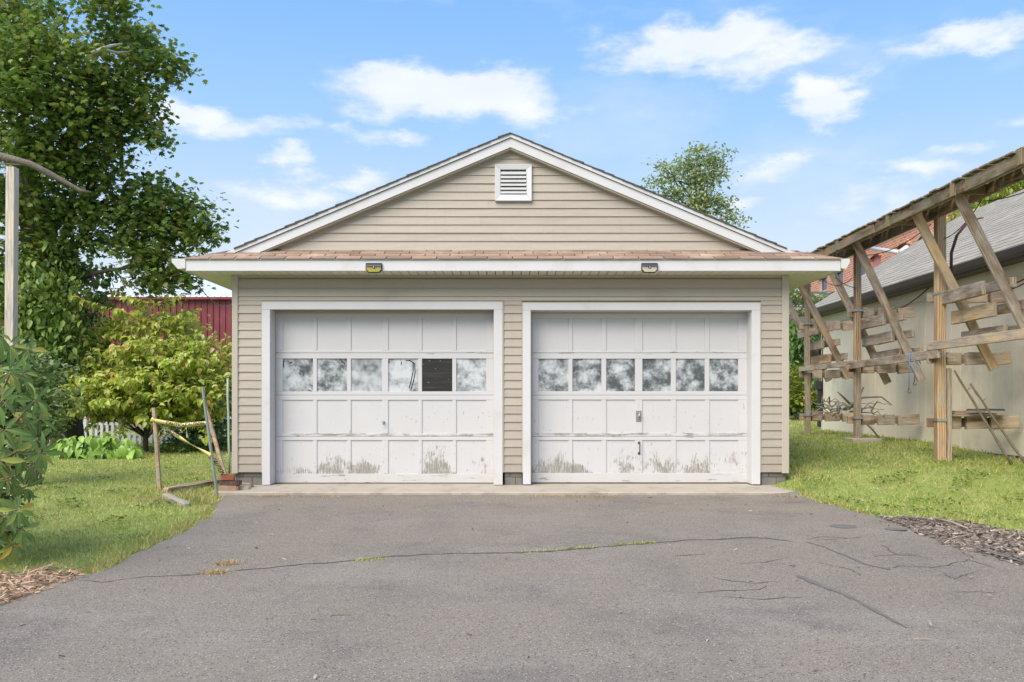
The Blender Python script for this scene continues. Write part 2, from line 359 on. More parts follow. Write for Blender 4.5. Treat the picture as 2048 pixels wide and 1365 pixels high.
# peeling door paint, streaked along the grain
def peel(name, horiz):
    m, t, b = mnew(name); N = NT(t); v = N.pos(); sx = N.n('ShaderNodeSeparateXYZ'); N.l(v, sx.inputs[0]); z = sx.outputs[2]
    st = N.noise(N.map(v, (3, 3, 48) if horiz else (85, 85, 12)), 1, 8, .72)
    big = N.noise(N.map(v, (2.6, 2.6, 2.0), (.6, 0, 3)), 1, 4, .65); mid = N.noise(N.map(v, (5, 5, 4)), 1, 4, .6)
    fl = None
    if horiz:   # rails: the lowest rail and the seams at 0.6 m and 1.15 m wear most
        low = N.ramp(z, .0, .9, .19, .0); near = N.m('MAXIMUM', N.ramp(N.m('ABSOLUTE', N.m('SUBTRACT', z, .62)), 0, .07, .235, 0), N.ramp(N.m('ABSOLUTE', N.m('SUBTRACT', z, 1.66)), 0, .06, .205, 0))
        w = N.m('ADD', low, near); thr = N.m('SUBTRACT', .86, w)
        s_ = N.m('ADD', N.m('MULTIPLY', st, .75), N.m('MULTIPLY', mid, .42))
    else:
        low = N.m('ADD', N.m('MULTIPLY', N.ramp(z, .08, .70, .30, .0), N.ramp(N.noise(N.map(v, (1,1,1), (2.2,0,1)), 2.3, 3, .6), .40, .60, .35, 1.12)), N.m('MULTIPLY', N.ramp(z, .55, .6, 1, 0), N.m('MULTIPLY', N.m('SUBTRACT', N.rnd(), .5), .09))); low2 = N.ramp(z, .6, 1.1, .09, .0)
        thr = N.m('SUBTRACT', 1.07, N.m('ADD', low, low2)); s_ = N.m('ADD', N.m('MULTIPLY', st, .72), N.m('ADD', N.m('MULTIPLY', mid, .25), N.m('MULTIPLY', big, .50)))
    dif = N.m('SUBTRACT', s_, thr); msk = N.m('MULTIPLY', N.ramp(dif, .0, .015), N.m('MAXIMUM', N.ramp(N.noise(N.map(v, (5, 5, 70) if horiz else (130, 130, 13)), 1, 4, .6), .42, .50), N.ramp(dif, .06, .14)))
    if not horiz: msk = N.m('MAXIMUM', msk, N.m('MULTIPLY', N.ramp(N.noise(N.map(v, (48, 48, 15), (3, 1, 2)), 1, 2, .5), .705, .72), N.ramp(z, .75, 1.25, .85, 0)))
    edge = N.ramp(dif, -.05, .0, 0, .35)
    paint = N.mix(N.noise(v, 3, 4, .6), (.56,.555,.56), (.515,.51,.51))
    paint = N.mix(N.m('MULTIPLY', N.ramp(N.noise(N.map(v, (30, 30, 3)), 1, 4, .7), .48, .8), .35), paint, (.56,.55,.53))
    paint = N.mix(N.m('MULTIPLY', N.ramp(z, 0, .22, .35, 0), N.noise(v, 7, 4, .6)), paint, (.42,.37,.30))
    paint = N.mix(edge, paint, (.5,.48,.45))
    wood = N.mix(N.noise(N.map(v, (2, 2, 60) if horiz else (70, 70, 3)), 1, 4, .6), (.42,.39,.345), (.16,.145,.125))
    c = N.mix(msk, paint, wood); N.l(c, b.inputs['Base Color'])
    N.l(N.ramp(msk, 0, 1, .5, .9), b.inputs['Roughness'])
    h = N.m('ADD', N.m('MULTIPLY', msk, -1.0), N.m('MULTIPLY', N.noise(N.map(v, (4,4,60) if horiz else (60,60,4)), 1, 3, .6), .35)); N.bump(h, .5, .004, b); return m
M['peelv'] = peel('peeling_paint_panel', False); M['peelh'] = peel('peeling_paint_rail', True)

# asphalt
def asphalt():
    m, t, b = mnew('old_asphalt'); N = NT(t); v = N.pos()
    sp = N.n('ShaderNodeSeparateColor'); N.l(N.vor(v, 165), sp.inputs[0]); r1, r2 = sp.outputs[0], sp.outputs[1]
    sq = N.n('ShaderNodeSeparateColor'); N.l(N.vor(v, 260), sq.inputs[0])
    base = N.mix(N.noise(v, .55, 6, .6), (.275,.234,.184), (.182,.155,.124))
    base = N.mix(N.m('MULTIPLY', N.ramp(N.noise(N.map(v, (1, 2.2, 1)), .5, 5, .65), .45, .72), .6), base, (.31,.275,.235))
    base = N.mix(N.m('MULTIPLY', N.ramp(N.noise(N.map(v, (1, 1, 1), (4, 2, 0)), .8, 7, .72), .48, .68), .75), base, (.125,.113,.103))
    sx_ = N.n('ShaderNodeSeparateXYZ'); N.l(v, sx_.inputs[0])
    trk = N.m('ADD', N.ramp(N.m('ABSOLUTE', N.m('SUBTRACT', sx_.outputs[0], 1.05)), 0, .42, 1, 0), N.ramp(N.m('ABSOLUTE', N.m('ADD', sx_.outputs[0], .75)), 0, .4, .7, 0))
    base = N.mix(N.m('MULTIPLY', N.m('MULTIPLY', trk, N.ramp(N.noise(N.map(v, (1, .4, 1)), 1.6, 6, .7), .35, .7)), .42), base, (.115,.102,.09))
    # paler, dustier band in front of the slab
    c = N.mix(N.m('MULTIPLY', sq.outputs[0], .55), base, N.mix(r2, (.10,.086,.074), (.32,.28,.24)))
    c = N.mix(N.ramp(r1, .965, .98), c, (.44,.40,.34)); c = N.mix(N.ramp(r1, .085, .065), c, (.05,.045,.042))
    N.l(c, b.inputs['Base Color']); b.inputs['Roughness'].default_value = .92
    N.bump(N.m('ADD', N.m('MULTIPLY', r1, .6), N.m('MULTIPLY', N.noise(v, 150, 3, .6), .8)), .6, .006, b); return m
M['asphalt'] = asphalt()
M['concrete'] = plain('worn_concrete', (.46,.41,.34), (.34,.30,.25), 2.5, .9, .6, 90, dirt=(.21,.175,.135), dscale=3.4)
M['tar'] = plain('crack_sealer', (.095,.093,.09), (.19,.175,.155), 14, .75, .5, 70)
M['crack'] = plain('crack_dark', (.05,.045,.04), (.11,.096,.082), 30, .98)
M['soil'] = plain('lawn_soil', (.17,.24,.05), (.26,.30,.08), 3, .98, .7, 40, dirt=(.36,.30,.15), dscale=2.2)
M['far_lawn'] = M['soil']

def yellowtape():
    m, t, b = mnew('caution_tape_plastic'); N = NT(t); c = N.mix(N.ramp(N.noise(N.pos(), 22, 4, .6), .38, .66), (.80,.62,.10), (.74,.74,.50))
    N.l(c, b.inputs['Base Color']); b.inputs['Roughness'].default_value = .3; return m
M['tape'] = yellowtape()

M['maple'] = foliage('maple_leaf', [(.06,.115,.028),(.10,.185,.04),(.145,.25,.05),(.20,.31,.06),(.26,.34,.07),(.30,.26,.08)], .42, .4, ((.19,.28,.04), .35, .6))
M['vine'] = foliage('vine_leaf', [(.07,.13,.03),(.13,.21,.04),(.22,.31,.06),(.32,.40,.09)], .4, .3, ((.10,.2,.03), .8, .5))
M['dogwood'] = foliage('dogwood_leaf', [(.26,.39,.05),(.42,.54,.08),(.58,.67,.13),(.76,.80,.34),(.56,.64,.12),(.34,.46,.06),(.70,.44,.17)], .5, .5, ((.66,.52,.14), 1.1, .3))
M['shrub'] = foliage('dark_shrub_leaf', [(.05,.10,.025),(.09,.16,.035),(.14,.23,.05),(.19,.28,.06)], .42, .28)
M['paleshrub'] = foliage('pale_shrub_leaf', [(.12,.20,.05),(.20,.29,.08),(.30,.39,.17),(.42,.48,.27)], .5, .35)
M['ivy'] = foliage('ivy_leaf', [(.035,.09,.02),(.065,.16,.03),(.11,.22,.04),(.18,.28,.06)], .4, .28)
M['goldivy'] = foliage('yellowing_ivy_leaf', [(.11,.18,.03),(.20,.29,.045),(.33,.38,.07),(.42,.38,.08)], .4, .3)
M['birch'] = foliage('pale_tree_leaf', [(.19,.27,.09),(.28,.37,.14),(.38,.46,.20),(.48,.50,.25)], .5, .4)
M['hosta'] = foliage('hosta_leaf', [(.14,.28,.03),(.20,.36,.05)], .4, .35)
def rhodo():
    m, t, b = mnew('rhododendron_leaf'); N = NT(t); r = N.rnd()
    cr_ = N.n('ShaderNodeValToRGB'); N.l(r, cr_.inputs[0]); e = cr_.color_ramp
    e.elements[0].color = (.085,.15,.045,1); e.elements[1].color = (.60,.38,.07,1); e.elements[1].position = 1
    for p, c in ((.35,(.14,.23,.06,1)), (.62,(.15,.26,.06,1)), (.82,(.27,.36,.08,1)), (.94,(.36,.40,.08,1))): q = e.elements.new(p); q.color = c
    c = cr_.outputs[0]; x = N.n('ShaderNodeSeparateXYZ'); N.l(N.obj(), x.inputs[0])
    c = N.mix(N.ramp(N.m('ABSOLUTE', x.outputs[0]), .0015, .004, .55, 0), c, (.30,.36,.12))
    N.l(c, b.inputs['Base Color']); b.inputs['Roughness'].default_value = .55; b.inputs['Specular IOR Level'].default_value = .25
    tr = N.n('ShaderNodeBsdfTranslucent'); N.l(c, tr.inputs[0]); ms = N.n('ShaderNodeMixShader'); ms.inputs[0].default_value = .2
    N.l(b.outputs[0], ms.inputs[1]); N.l(tr.outputs[0], ms.inputs[2]); N.l(ms.outputs[0], t.nodes['Material Output'].inputs[0]); return m
M['rhodo'] = rhodo()
M['grass'] = foliage('grass_blade', [(.16,.26,.04),(.30,.39,.065),(.43,.48,.10),(.54,.54,.17),(.70,.60,.34)], .55, .4, ((.58,.54,.22), 1.3, .75), dark=((.10,.24,.03), 2.3, .7))
M['straw'] = foliage('dry_straw', [(.40,.30,.15),(.52,.42,.22),(.32,.22,.11),(.6,.5,.3)], .8, .15)
M['chips'] = foliage('bark_chip', [(.10,.08,.06),(.19,.145,.115),(.30,.235,.19),(.42,.36,.30),(.15,.115,.09)], .9, .0)
M['redchips'] = foliage('red_bark_shred', [(.17,.10,.065),(.30,.17,.11),(.42,.27,.18),(.54,.42,.28),(.24,.15,.10)], .9, .0)
M['timber_gold'] = timber('golden_post_wood', (.58,.41,.23), (.35,.22,.115), (.48,.41,.32), .25)
M['timber_grey'] = timber('weathered_board_wood', (.58,.43,.28), (.17,.115,.075), (.50,.42,.33), .5)
M['timber_brown'] = timber('brown_post_wood', (.47,.32,.18), (.16,.10,.06), (.40,.335,.26), .4)
M['timber_moss'] = timber('mossy_beam_wood', (.33,.21,.11), (.09,.058,.032), (.29,.235,.17), .35, .6)
M['timber_pale'] = timber('pale_lumber', (.64,.55,.44), (.50,.42,.33), (.58,.53,.46), .45)
M['stake'] = timber('stake_wood', (.50,.35,.24), (.32,.21,.14), (.46,.38,.30), .4)

# ------------------------------------------------------------------ ground
def sheet(name, xs, ys, zf, mat, off=0.0, keep=None):
    X, Y = np.meshgrid(xs, ys); Z = zf(X, Y)+off; nx = len(xs)
    V = np.stack([X, Y, Z], 2).reshape(-1, 3); f = []
    for j in range(len(ys)-1):
        for i in range(nx-1):
            if keep is None or keep((xs[i]+xs[i+1])/2, (ys[j]+ys[j+1])/2): a = j*nx+i; f.append((a, a+1, a+nx+1, a+nx))
    me = bpy.data.meshes.new(name); me.from_pydata(V.tolist(), [], f); me.materials.append(mat); me.shade_smooth()
    return link(name, me)
xs = np.concatenate([np.linspace(-400, -26, 9), np.linspace(-24, 24, 97), np.linspace(26, 400, 9)])
ys = np.concatenate([np.linspace(-30, 0, 7), np.linspace(.5, 24, 95), np.linspace(26, 60, 12), np.linspace(80, 700, 8)])
lawn = tag(sheet('lawn_ground', xs, ys, gz, M['soil'], -.012), kind='structure')

# driveway outline from the photo's edge points
LE = [ground(*p) for p in ((436,1001),(432,1032),(372,1064),(262,1112),(140,1165),(0,1215))]
RE = [ground(*p) for p in ((1604,994),(1700,1022),(1812,1056),(1905,1096),(2048,1135))]
ly = [p.y for p in LE][::-1]; lx = [p.x for p in LE][::-1]; ry = [p.y for p in RE][::-1]; rx = [p.x for p in RE][::-1]
ly = [-6, 2.5]+ly; lx = [-5.5, -4.6]+lx; ry = [-6, 3.0]+ry; rx = [7.5, 5.6]+rx
hs = np.random.default_rng(5); EN = hs.normal(size=400)
def enoise(y, k=0): return np.interp(np.asarray(y)*9+60*k, np.arange(400), np.convolve(EN, [.25,.5,.25], 'same'))*.045
def dl(y): return np.interp(y, ly, lx)+enoise(y)
def dr(y): return np.interp(y, ry, rx)+enoise(y, 3)
yy = np.concatenate([np.linspace(-6, 3, 30), np.linspace(3.05, 10.46, 230)]); nx = 30; V = []; f = []
for j, y in enumerate(yy):
    a, b_ = dl(y), dr(y)
    for i in range(nx):
        x = a+(b_-a)*i/(nx-1); V.append((x, y, float(gz(x, y))+(.012 if 0 < i < nx-1 else .002)))
f = [(j*nx+i, j*nx+i+1, (j+1)*nx+i+1, (j+1)*nx+i) for j in range(len(yy)-1) for i in range(nx-1)]
me = bpy.data.meshes.new('asphalt_driveway'); me.from_pydata(V, [], f); me.materials.append(M['asphalt']); me.shade_smooth()
drive = tag(link('asphalt_driveway', me), kind='structure')

def ribbon(name, pts_px, width, mat, parent, jit=.012, off=.0145, step=.05):
    P3 = [ground(*p) for p in pts_px]; P3 = [Vector((p.x, p.y)) for p in P3]; path = []
    for a, b_ in zip(P3[:-1], P3[1:]):
        n = max(1, int((b_-a).length/step))
        for i in range(n): path.append(a.lerp(b_, i/n))
    path.append(P3[-1]); m = MB(); V = []
    off2 = Vector((0, 0)); L = len(path)
    for i, p in enumerate(path):
        off2 = off2*.75+Vector((random.gauss(0, jit), random.gauss(0, jit))); q = p+off2
        t = (path[min(i+1, L-1)]-path[max(i-1, 0)]).normalized(); nrm = Vector((-t.y, t.x))
        e = i/(L-1); w = width(e) if callable(width) else width*(.35+.65*math.sin(math.pi*min(.97, max(.03, e)))**.5)
        w *= random.uniform(.45, 1.4)/2
        for s in (-1, 1): r = q+nrm*s*w; V.append((r.x, r.y, float(gz(r.x, r.y))+off))
    m.v = V; m.f = [(2*i, 2*i+1, 2*i+3, 2*i+2) for i in range(L-1)]
    return m.build(name, mat, parent)
CR = [[(420,1152),(480,1147),(540,1140),(570,1135),(660,1128),(720,1124),(780,1118),(850,1113),(1000,1110),(1090,1106),(1160,1101),(1230,1096),(1310,1088),(1390,1085),(1430,1083),(1480,1079),(1530,1080),(1580,1086)],
      [(150,1160),(210,1170),(290,1160),(420,1150)],[(360,1157),(430,1150)],
      [(1630,1085),(1720,1079)],[(1470,1131),(1520,1129),(1566,1122)],[(1390,1190),(1440,1186),(1490,1187),(1530,1178)],[(1350,1116),(1405,1113)],
      [(1760,1094),(1775,1104),(1795,1112),(1850,1114)],[(1745,1118),(1790,1113),(1860,1120)],[(1780,1143),(1800,1135),(1860,1140),(1905,1132),(1945,1123),(1990,1140)],
      [(1885,1150),(1910,1163),(1950,1150)],[(1640,1130),(1700,1143),(1730,1160)],[(1925,1108),(1950,1122)],[(1540,1010),(1612,1007)],
      [(1450,1200),(1530,1205),(1600,1200)],[(1920,1190),(2000,1192)],[(1430,1160),(1500,1172),(1560,1168)]]
for k, c in enumerate(CR): ribbon('crack', c, (.026 if k == 0 else .010), M['crack'], drive, .010, step=.035)
ribbon('tar_strip', [(1612,1083),(1640,1078),(1690,1079)], .014, M['tar'], drive, .003, .0155)
ribbon('tar_strip', [(1614,1087),(1650,1099),(1690,1115),(1730,1133),(1780,1144)], .026, M['tar'], drive, .003, .0155)
ribbon('tar_strip', [(1430,1084),(1480,1079.5),(1530,1080.5),(1585,1087)], .020, M['tar'], drive, .003, .0165)
ribbon('tar_strip', [(1594,1155),(1630,1172),(1690,1195),(1720,1210),(1770,1238),(1812,1262)], lambda e: .045*(1-e)**.6+.012, M['tar'], drive, .003, .0155)
ribbon('tar_strip', [(1940,1094),(1990,1112),(2048,1128)], .05, M['tar'], drive, .004, .017)
for px, py, rx_, rw in ((1683,1056,.13,.05),(1790,1062,.10,.03)):
    c = ground(px, py); m = MB(); n = 14; pts = []
    for k in range(n):
        a = 2*math.pi*k/n; q = random.uniform(.7, 1.2); x, y = c.x+math.cos(a)*rx_*q, c.y+math.sin(a)*rw*2.4*q; pts.append((x, y, float(gz(x, y))+.015))
    m.poly(pts).build('tar_patch', M['tar'], drive)

# concrete apron
m = MB(); xa0, xa1 = at(434, 990, 10.45).x, at(1606, 990, 10.45).x; n = 60; V = []; S = []
for i in range(n+1):
    x = xa0+(xa1-xa0)*i/n; yf = 10.42+random.uniform(-.018, .018)+(.04 if i in (0, n) else 0)
    V.append([(x, 11.6, -.004), (x, 11.0, -.006), (x, yf+.02, -.032), (x, yf, -.045), (x, yf+.01, -.2)])
for i in range(n):
    a, b_ = V[i], V[i+1]
    for k in range(4): m.poly([a[k], a[k+1], b_[k+1], b_[k]])
m.poly(V[0][::-1]+[(xa0, 11.6, -.2)]); m.poly(V[-1]+[(xa1, 11.6, -.2)])
tag(m.build('concrete_apron', M['concrete']), kind='structure')

# ------------------------------------------------------------------ garage
D = 11.0
def WX(px): return (px-1024)/160
def WZ(py): return CAMZ+(HZ-py)/160
garage = thing('garage', (0, 11, 0), 'two door garage with tan vinyl siding, white trim and peeling white doors', 'garage')
xl, xr, cx = WX(465), WX(1577), WX(1021)
BACK = 18.2
# solid core walls, with two openings
OP = [(WX(541.5), WX(988)), (WX(1061.5), WX(1502.5))]; ztop = WZ(620)
core = plain('wall_sheathing', (.30,.27,.22), None, 5, .9)
m = MB(); zs = CAMZ+1.588
xsn = [xl+.01, OP[0][0]-.0, OP[0][1], OP[1][0], OP[1][1], xr-.01]
for a, b_ in ((xsn[0], xsn[1]), (xsn[2], xsn[3]), (xsn[4], xsn[5])): m.box(a, b_, D+.004, D+.22, .15, zs)
m.box(xl+.01, xr-.01, D+.005, D+.219, ztop, zs-.001)
m.box(xl+.01, xl+.2, D+.221, BACK, .1, zs+.1); m.box(xr-.2, xr-.01, D+.221, BACK, .1, zs+.1); m.box(xl+.2, xr-.2, BACK-.2, BACK-.001, .1, zs+.1)
m.build('wall', core, garage)
MB().box(xl+.2, xr-.2, D+.6, BACK-.3, .02, zs-.02).build('interior_dark', M['dark'], garage)
# foundation blocks
zf = WZ(943)
for a, b_ in ((466, 525), (1006, 1045), (1520, 1577)):
    x0, x1 = WX(a)+.02, WX(b_)
    if a == 1520: x1 -= .03
    for row in range(2):
        z0 = .0+row*.095; z1 = min(z0+.088, zf+.01); cut = [x0, x0+(x1-x0)*(.62 if row == 0 else .3), x1]
        for q in range(2): MB().box(cut[q]+.003, cut[q+1]-.003, D+.018, D+.2, z0-.1*(row == 0), z1).build('foundation_block', M['block'], garage, .004)
    MB().box(x0, x1, D+.03, D+.19, -.05, zf).build('mortar', M['block'], garage)
for sx, x0 in ((-1, xl+.025), (1, xr-.025)):
    MB().box(min(x0, x0+.15*-sx), max(x0, x0+.15*-sx), D+.2, BACK, -.3, zf+.02).build('side_foundation', M['block'], garage)
# siding: every board is its own piece
CH = 16.7/160
def board(x0, x1, z0, z1, xa=None, xb=None, y=D, name='siding_board'):
    """x0,x1 at the bottom edge, xa,xb at the top edge"""
    xa = x0 if xa is None else xa; xb = x1 if xb is None else xb; j = random.uniform(-.0012, .0012)
    m = MB(); yb, yt = y-.019+j, y-.005+j
    m.hexa([(x0,yb,z0),(x1,yb,z0),(x1,y+.003,z0),(x0,y+.003,z0)], [(xa,yt,z1+.006),(xb,yt,z1+.006),(xb,y+.003,z1+.006),(xa,y+.003,z1+.006)])
    return m.build(name, M['siding'], garage)
for a, b_ in ((477, 523.5), (1008, 1043.5), (1521.5, 1563)):
    k = 0
    while True:
        z0 = WZ(944.5)+k*CH; z1 = z0+CH
        if z0 > WZ(606): break
        z1 = min(z1, WZ(593.5)) if z0 < WZ(593.5)-.01 else z1
        board(WX(a), WX(b_), z0, z1-.0005); k += 1
for k in range(3):
    z0 = WZ(602 if k == 0 else 593.5-16.7*(k-1)); z1 = WZ(593.5-16.7*k)
    z1 = min(z1, zs)
    cutx = [WX(477), WX((780, 1095, 640)[k]), WX(1563)]
    for q in range(2): board(cutx[q]+(.0 if q == 0 else .0008), cutx[q+1], z0+.0005, z1)
# corner posts
MB().box(xl, WX(477), D-.03, D+.05, WZ(947), zs).build('corner_trim', M['corner'], garage, .004)
MB().box(WX(1563), xr, D-.03, D+.05, WZ(947), zs).build('corner_trim', M['corner'], garage, .004)
MB().box(xl-.001, xl+.01, D+.051, D+.13, WZ(947), zs).build('corner_trim', M['corner'], garage)
MB().box(xr-.01, xr+.001, D+.051, D+.13, WZ(947), zs).build('corner_trim', M['corner'], garage)
MB().box(WX(477.2), WX(1562.8), D-.016, D+.004, zs-.03, zs-.001).build('frieze_trim', M['corner'], garage)
for sx, X in ((-1, xl), (1, xr)):
    for k in range(24):
        z0 = WZ(944.5)+k*CH
        if z0 > zs-.01: break
        z1 = min(z0+CH, zs); m = MB(); y0, y1 = D+.131, BACK
        m.hexa([(X+sx*.017,y0,z0),(X+sx*.017,y1,z0),(X-sx*.005,y1,z0),(X-sx*.005,y0,z0)][::-sx], [(X+sx*.004,y0,z1),(X+sx*.004,y1,z1),(X-sx*.005,y1,z1),(X-sx*.005,y0,z1)][::-sx])
        m.build('siding_board', M['siding'], garage)

# door casings and doors
def casing(x0, x1, xi0, xi1, zt, zti, zb):
    m = MB(); yf, yb = D-.032, D+.003
    m.box(x0, xi0, yf, yb, zb, zti-.0005); m.box(xi1, x1, yf, yb, zb, zti-.0005); m.box(x0, x1, yf, yb, zti, zt)
    m.build('door_casing', M['white'], garage, .004)
    m = MB()
    m.box(xi0-.012, xi0+.004, D+.0035, D+.24, zb+.004, zti); m.box(xi1-.004, xi1+.012, D+.0035, D+.24, zb+.004, zti); m.box(xi0-.012, xi1+.012, D+.0035, D+.24, zti+.0004, zti+.018)
    m.build('door_jamb', M['white'], garage)
    m = MB(); t = .012
    m.box(x0-t, x0-.0005, D-.024, D+.002, WZ(945), zt); m.box(x1+.0005, x1+t, D-.024, D+.002, WZ(945), zt); m.box(x0-t, x1+t, D-.0245, D+.002, zt+.0005, zt+t)
    m.build('casing_channel', M['corner'], garage)
casing(WX(525.5), WX(1005.5), *OP[0], WZ(605), ztop, WZ(970))
casing(WX(1045.7), WX(1519.5), *OP[1], WZ(607), WZ(621.5), WZ(969))
DD = D+.2; SD = F/DD
def DX(px): return (px-1024)/SD
def DZ(py): return CAMZ+(HZ-py)/SD
def pane_mat(name, dark, kind=0, seed=0):
    m, t, b = mnew(name); N = NT(t); v = N.map(N.pos(), (1,1,1), (seed*1.7, 0, seed*.9))
    c = N.mix(N.ramp(N.m('ADD', N.m('MULTIPLY', N.noise(v, 5.5, 5, .6), .8), N.m('MULTIPLY', N.noise(v, 26, 4, .6), .25)), .36+dark, .66+dark*.6), (.07,.085,.09), (.55,.58,.60))
    if kind == 1:
        w = N.n('ShaderNodeTexChecker'); N.l(N.map(N.pos(), (1, 1, .8)), w.inputs[0]); w.inputs['Scale'].default_value = 62; c = N.mix(N.m('MULTIPLY', w.outputs['Fac'], N.ramp(N.noise(v, 7, 3, .6), .35, .6, .15, .75)), c, (.10,.10,.095))
    if kind == 2:
        c = N.mix(N.ramp(N.noise(N.map(N.pos(), (3,3,40)), 1, 3, .5), .5, .75), (.018,.016,.012), (.045,.04,.03))
        c = N.mix(N.ramp(N.noise(v, 40, 2, .5), .73, .76), c, (.4,.4,.38))
    sc_ = N.ramp(N.noise(N.map(v, (9,9,5)), 1, 2, .5, dist=1.5), .735, .745)
    if kind != 2: c = N.mix(sc_, c, (.015,.017,.018))
    N.l(c, b.inputs['Base Color']); b.inputs['Roughness'].default_value = .13 if kind else .2; b.inputs['Specular IOR Level'].default_value = .5; return m
def door(cols, x0, x1, ytop, ybot, panes, rows, label):
    root = link('garage_door', None, garage); root['label'] = label
    zt, zb = DZ(ytop), DZ(ybot); c = [(DX(a), DX(b_)) for a, b_ in cols]; X0, X1 = DX(x0), DX(x1)
    secs = [(zt, DZ(706)), (DZ(706.6), DZ(790.5)), (DZ(791), DZ(873)), (DZ(873.6), zb)]
    for s, (za, zb_) in enumerate(secs):
        r0, r1 = DZ(rows[s][0]), DZ(rows[s][1]); yf = DD-.001*s
        MB().box(X0, X1, yf, yf+.04, r0, za).build('rail', M['peelh'], root, .0025)
        MB().box(X0, X1, yf, yf+.04, zb_, r1).build('rail', M['peelh'], root, .0025)
        ed = [X0]+[v for cc_ in c for v in cc_]+[X1]
        for k in range(0, len(ed), 2):
            MB().box(ed[k], ed[k+1], yf+.0015, yf+.039, r1+.0002, r0-.0002).build('stile', M['peelv'], root, .0025)
        for k, (a, b_) in enumerate(c):
            if s == 1:
                MB().box(a+.0003, b_-.0003, yf+.016, yf+.021, r1+.0003, r0-.0003).build('pane', panes[k], root)
            else:
                MB().box(a+.0003, b_-.0003, yf+.013, yf+.025, r1+.0003, r0-.0003).build('door_panel', M['peelv'], root)
        # quarter-round stops inside the opening
    MB().box(X0+.01, X1-.01, DD+.045, DD+.05, zb+.03, zt).build('backing', M['dark'], root)
    return root
p_ = [pane_mat('smeared_glass_%d' % i, d_, k_, i) for i, (d_, k_) in enumerate(((0,0),(.03,0),(-.04,1),(-.05,0),(0,2),(-.04,0),(.03,0),(.03,0),(.09,0),(.05,0),(.05,0),(.06,0)))]
c1 = [(565.4,625.9),(633.8,694),(702,764),(776.5,836.5),(844,904.6),(912.6,972.5)]
c2 = [(1077,1137),(1145,1203),(1212.6,1270),(1285,1342),(1352,1409.6),(1419,1476.4)]
rows = [(636,701.5),(717.7,783.4),(800.5,867.3),(881,948)]
dA = door(c1, 550, 989, 624, 966, p_[:6], rows, 'white panelled door with one black window pane, badly peeling at the bottom')
rows2 = [(637.5,702.5),(718,783),(800,866.5),(881,946.5)]
dB = door(c2, 1062, 1503, 624, 965.5, p_[6:], rows2, 'white panelled door with a square lock plate and a black pull handle')
scr = plain('scratch_black', (.012,.012,.012), None, 5, .4)
for pl in (((812,721),(821,722),(829,728),(830,745),(826,765),(821,781)), ((818,720),(826,726),(826,742),(822,762),(818,777)), ((777,721),(778,726)), ((803,724),(802,730)), ((566,722),(567,735)), ((578,727),(584,725)), ((617,781),(623,783)), ((680,719),(690,729))):
    MB().tube([(DX(a), DD+.0135, DZ(b_)) for a, b_ in pl], .0055, 4).build('scratch', scr, dA)
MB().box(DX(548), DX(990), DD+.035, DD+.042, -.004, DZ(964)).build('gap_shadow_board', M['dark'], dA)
# side weatherstrip and top stops
for root, a, b_ in ((dA, 550, 989), (dB, 1062, 1503)):
    m = MB(); m.box(DX(a)-.005, DX(a)+.012, DD-.014, DD-.004, DZ(966), DZ(626)).box(DX(b_)-.012, DX(b_)+.004, DD-.014, DD-.004, DZ(966), DZ(626)).box(DX(a), DX(b_), DD-.0145, DD-.0045, DZ(628), DZ(623))
    m.build('weatherstrip', M['corner'], root)
# T handle on the first door
hx, hz = DX(767), DZ(845)
m = MB(); m.tube([(hx, DD, hz), (hx, DD-.012, hz)], [.019, .017], 10).tube([(hx, DD-.01, hz), (hx, DD-.045, hz)], .006, 8).tube([(hx-.012, DD-.045, hz+.034), (hx+.004, DD-.047, hz), (hx+.006, DD-.043, hz-.03)], [.007, .010, .007], 8)
m.build('handle', M['galv'], dA, 0, True)
hx, hz = DX(1277.5), DZ(833)
MB().box(hx-.036, hx+.036, DD-.004, DD-.001, hz-.07, hz+.07).build('lock_plate', plain('brushed_plate', (.36,.36,.33), (.22,.22,.2), 60, .45, .2, 80, metal=.5), dB, .002)
m = MB(); m.tube([(hx, DD-.004, hz+.004), (hx, DD-.05, hz+.004)], .008, 8).tube([(hx+.003, DD-.05, hz+.05), (hx, DD-.05, hz+.004), (hx-.026, DD-.047, hz-.006)], [.006, .011, .007], 8).tube([(hx+.012, DD-.004, hz-.03), (hx+.012, DD-.012, hz-.03)], .008, 8)
m.build('handle', M['galv'], dB, 0, True)
hx = DX(1278); za, zb = DZ(886), DZ(907)
m = MB(); m.tube([(hx, DD, za), (hx, DD-.006, za)], .018, 10).tube([(hx, DD, zb), (hx, DD-.006, zb)], .018, 10).tube([(hx, DD-.006, za), (hx+.004, DD-.04, za-.02), (hx+.004, DD-.04, zb+.02), (hx, DD-.006, zb)], .0065, 8)
m.build('pull_handle', M['iron'], dB, 0, True)

# skirt roof, fascia, soffit, gutters
YE = D-.37; XE0, XE1 = (372-1024)/165.5, (1681-1024)/165.5
zE, zW = CAMZ+1.736, CAMZ+1.908; zFt, zFb = CAMZ+1.716, CAMZ+1.586
MB().box(XE0, XE1, YE, YE+.02, zFb, zFt).build('fascia_board', M['white'], garage, .003)
for a, b_ in ((XE0-.004, WX(1395)*.965), (WX(1395)*.965+.004, XE1+.004)):
    MB().box(a, b_, YE-.012, YE+.02, zFt+.0005, zE-.010).build('drip_edge', M['white'], garage, .003)
for X, s in ((XE0, 1), (XE1, -1)):
    MB().box(min(X, X+s*.02), max(X, X+s*.02), YE+.0205, BACK+.3, zFb, zFt).build('side_fascia_board', M['white'], garage, .003)
k = 0; x = XE0+.025
while x < XE1-.03:
    w = min(.106, XE1-.022-x)
    MB().box(x+.005, x+w-.005, YE+.021, D+.0, zs+.0, zs+.012).build('soffit_slat', M['soffit'], garage); x += .106
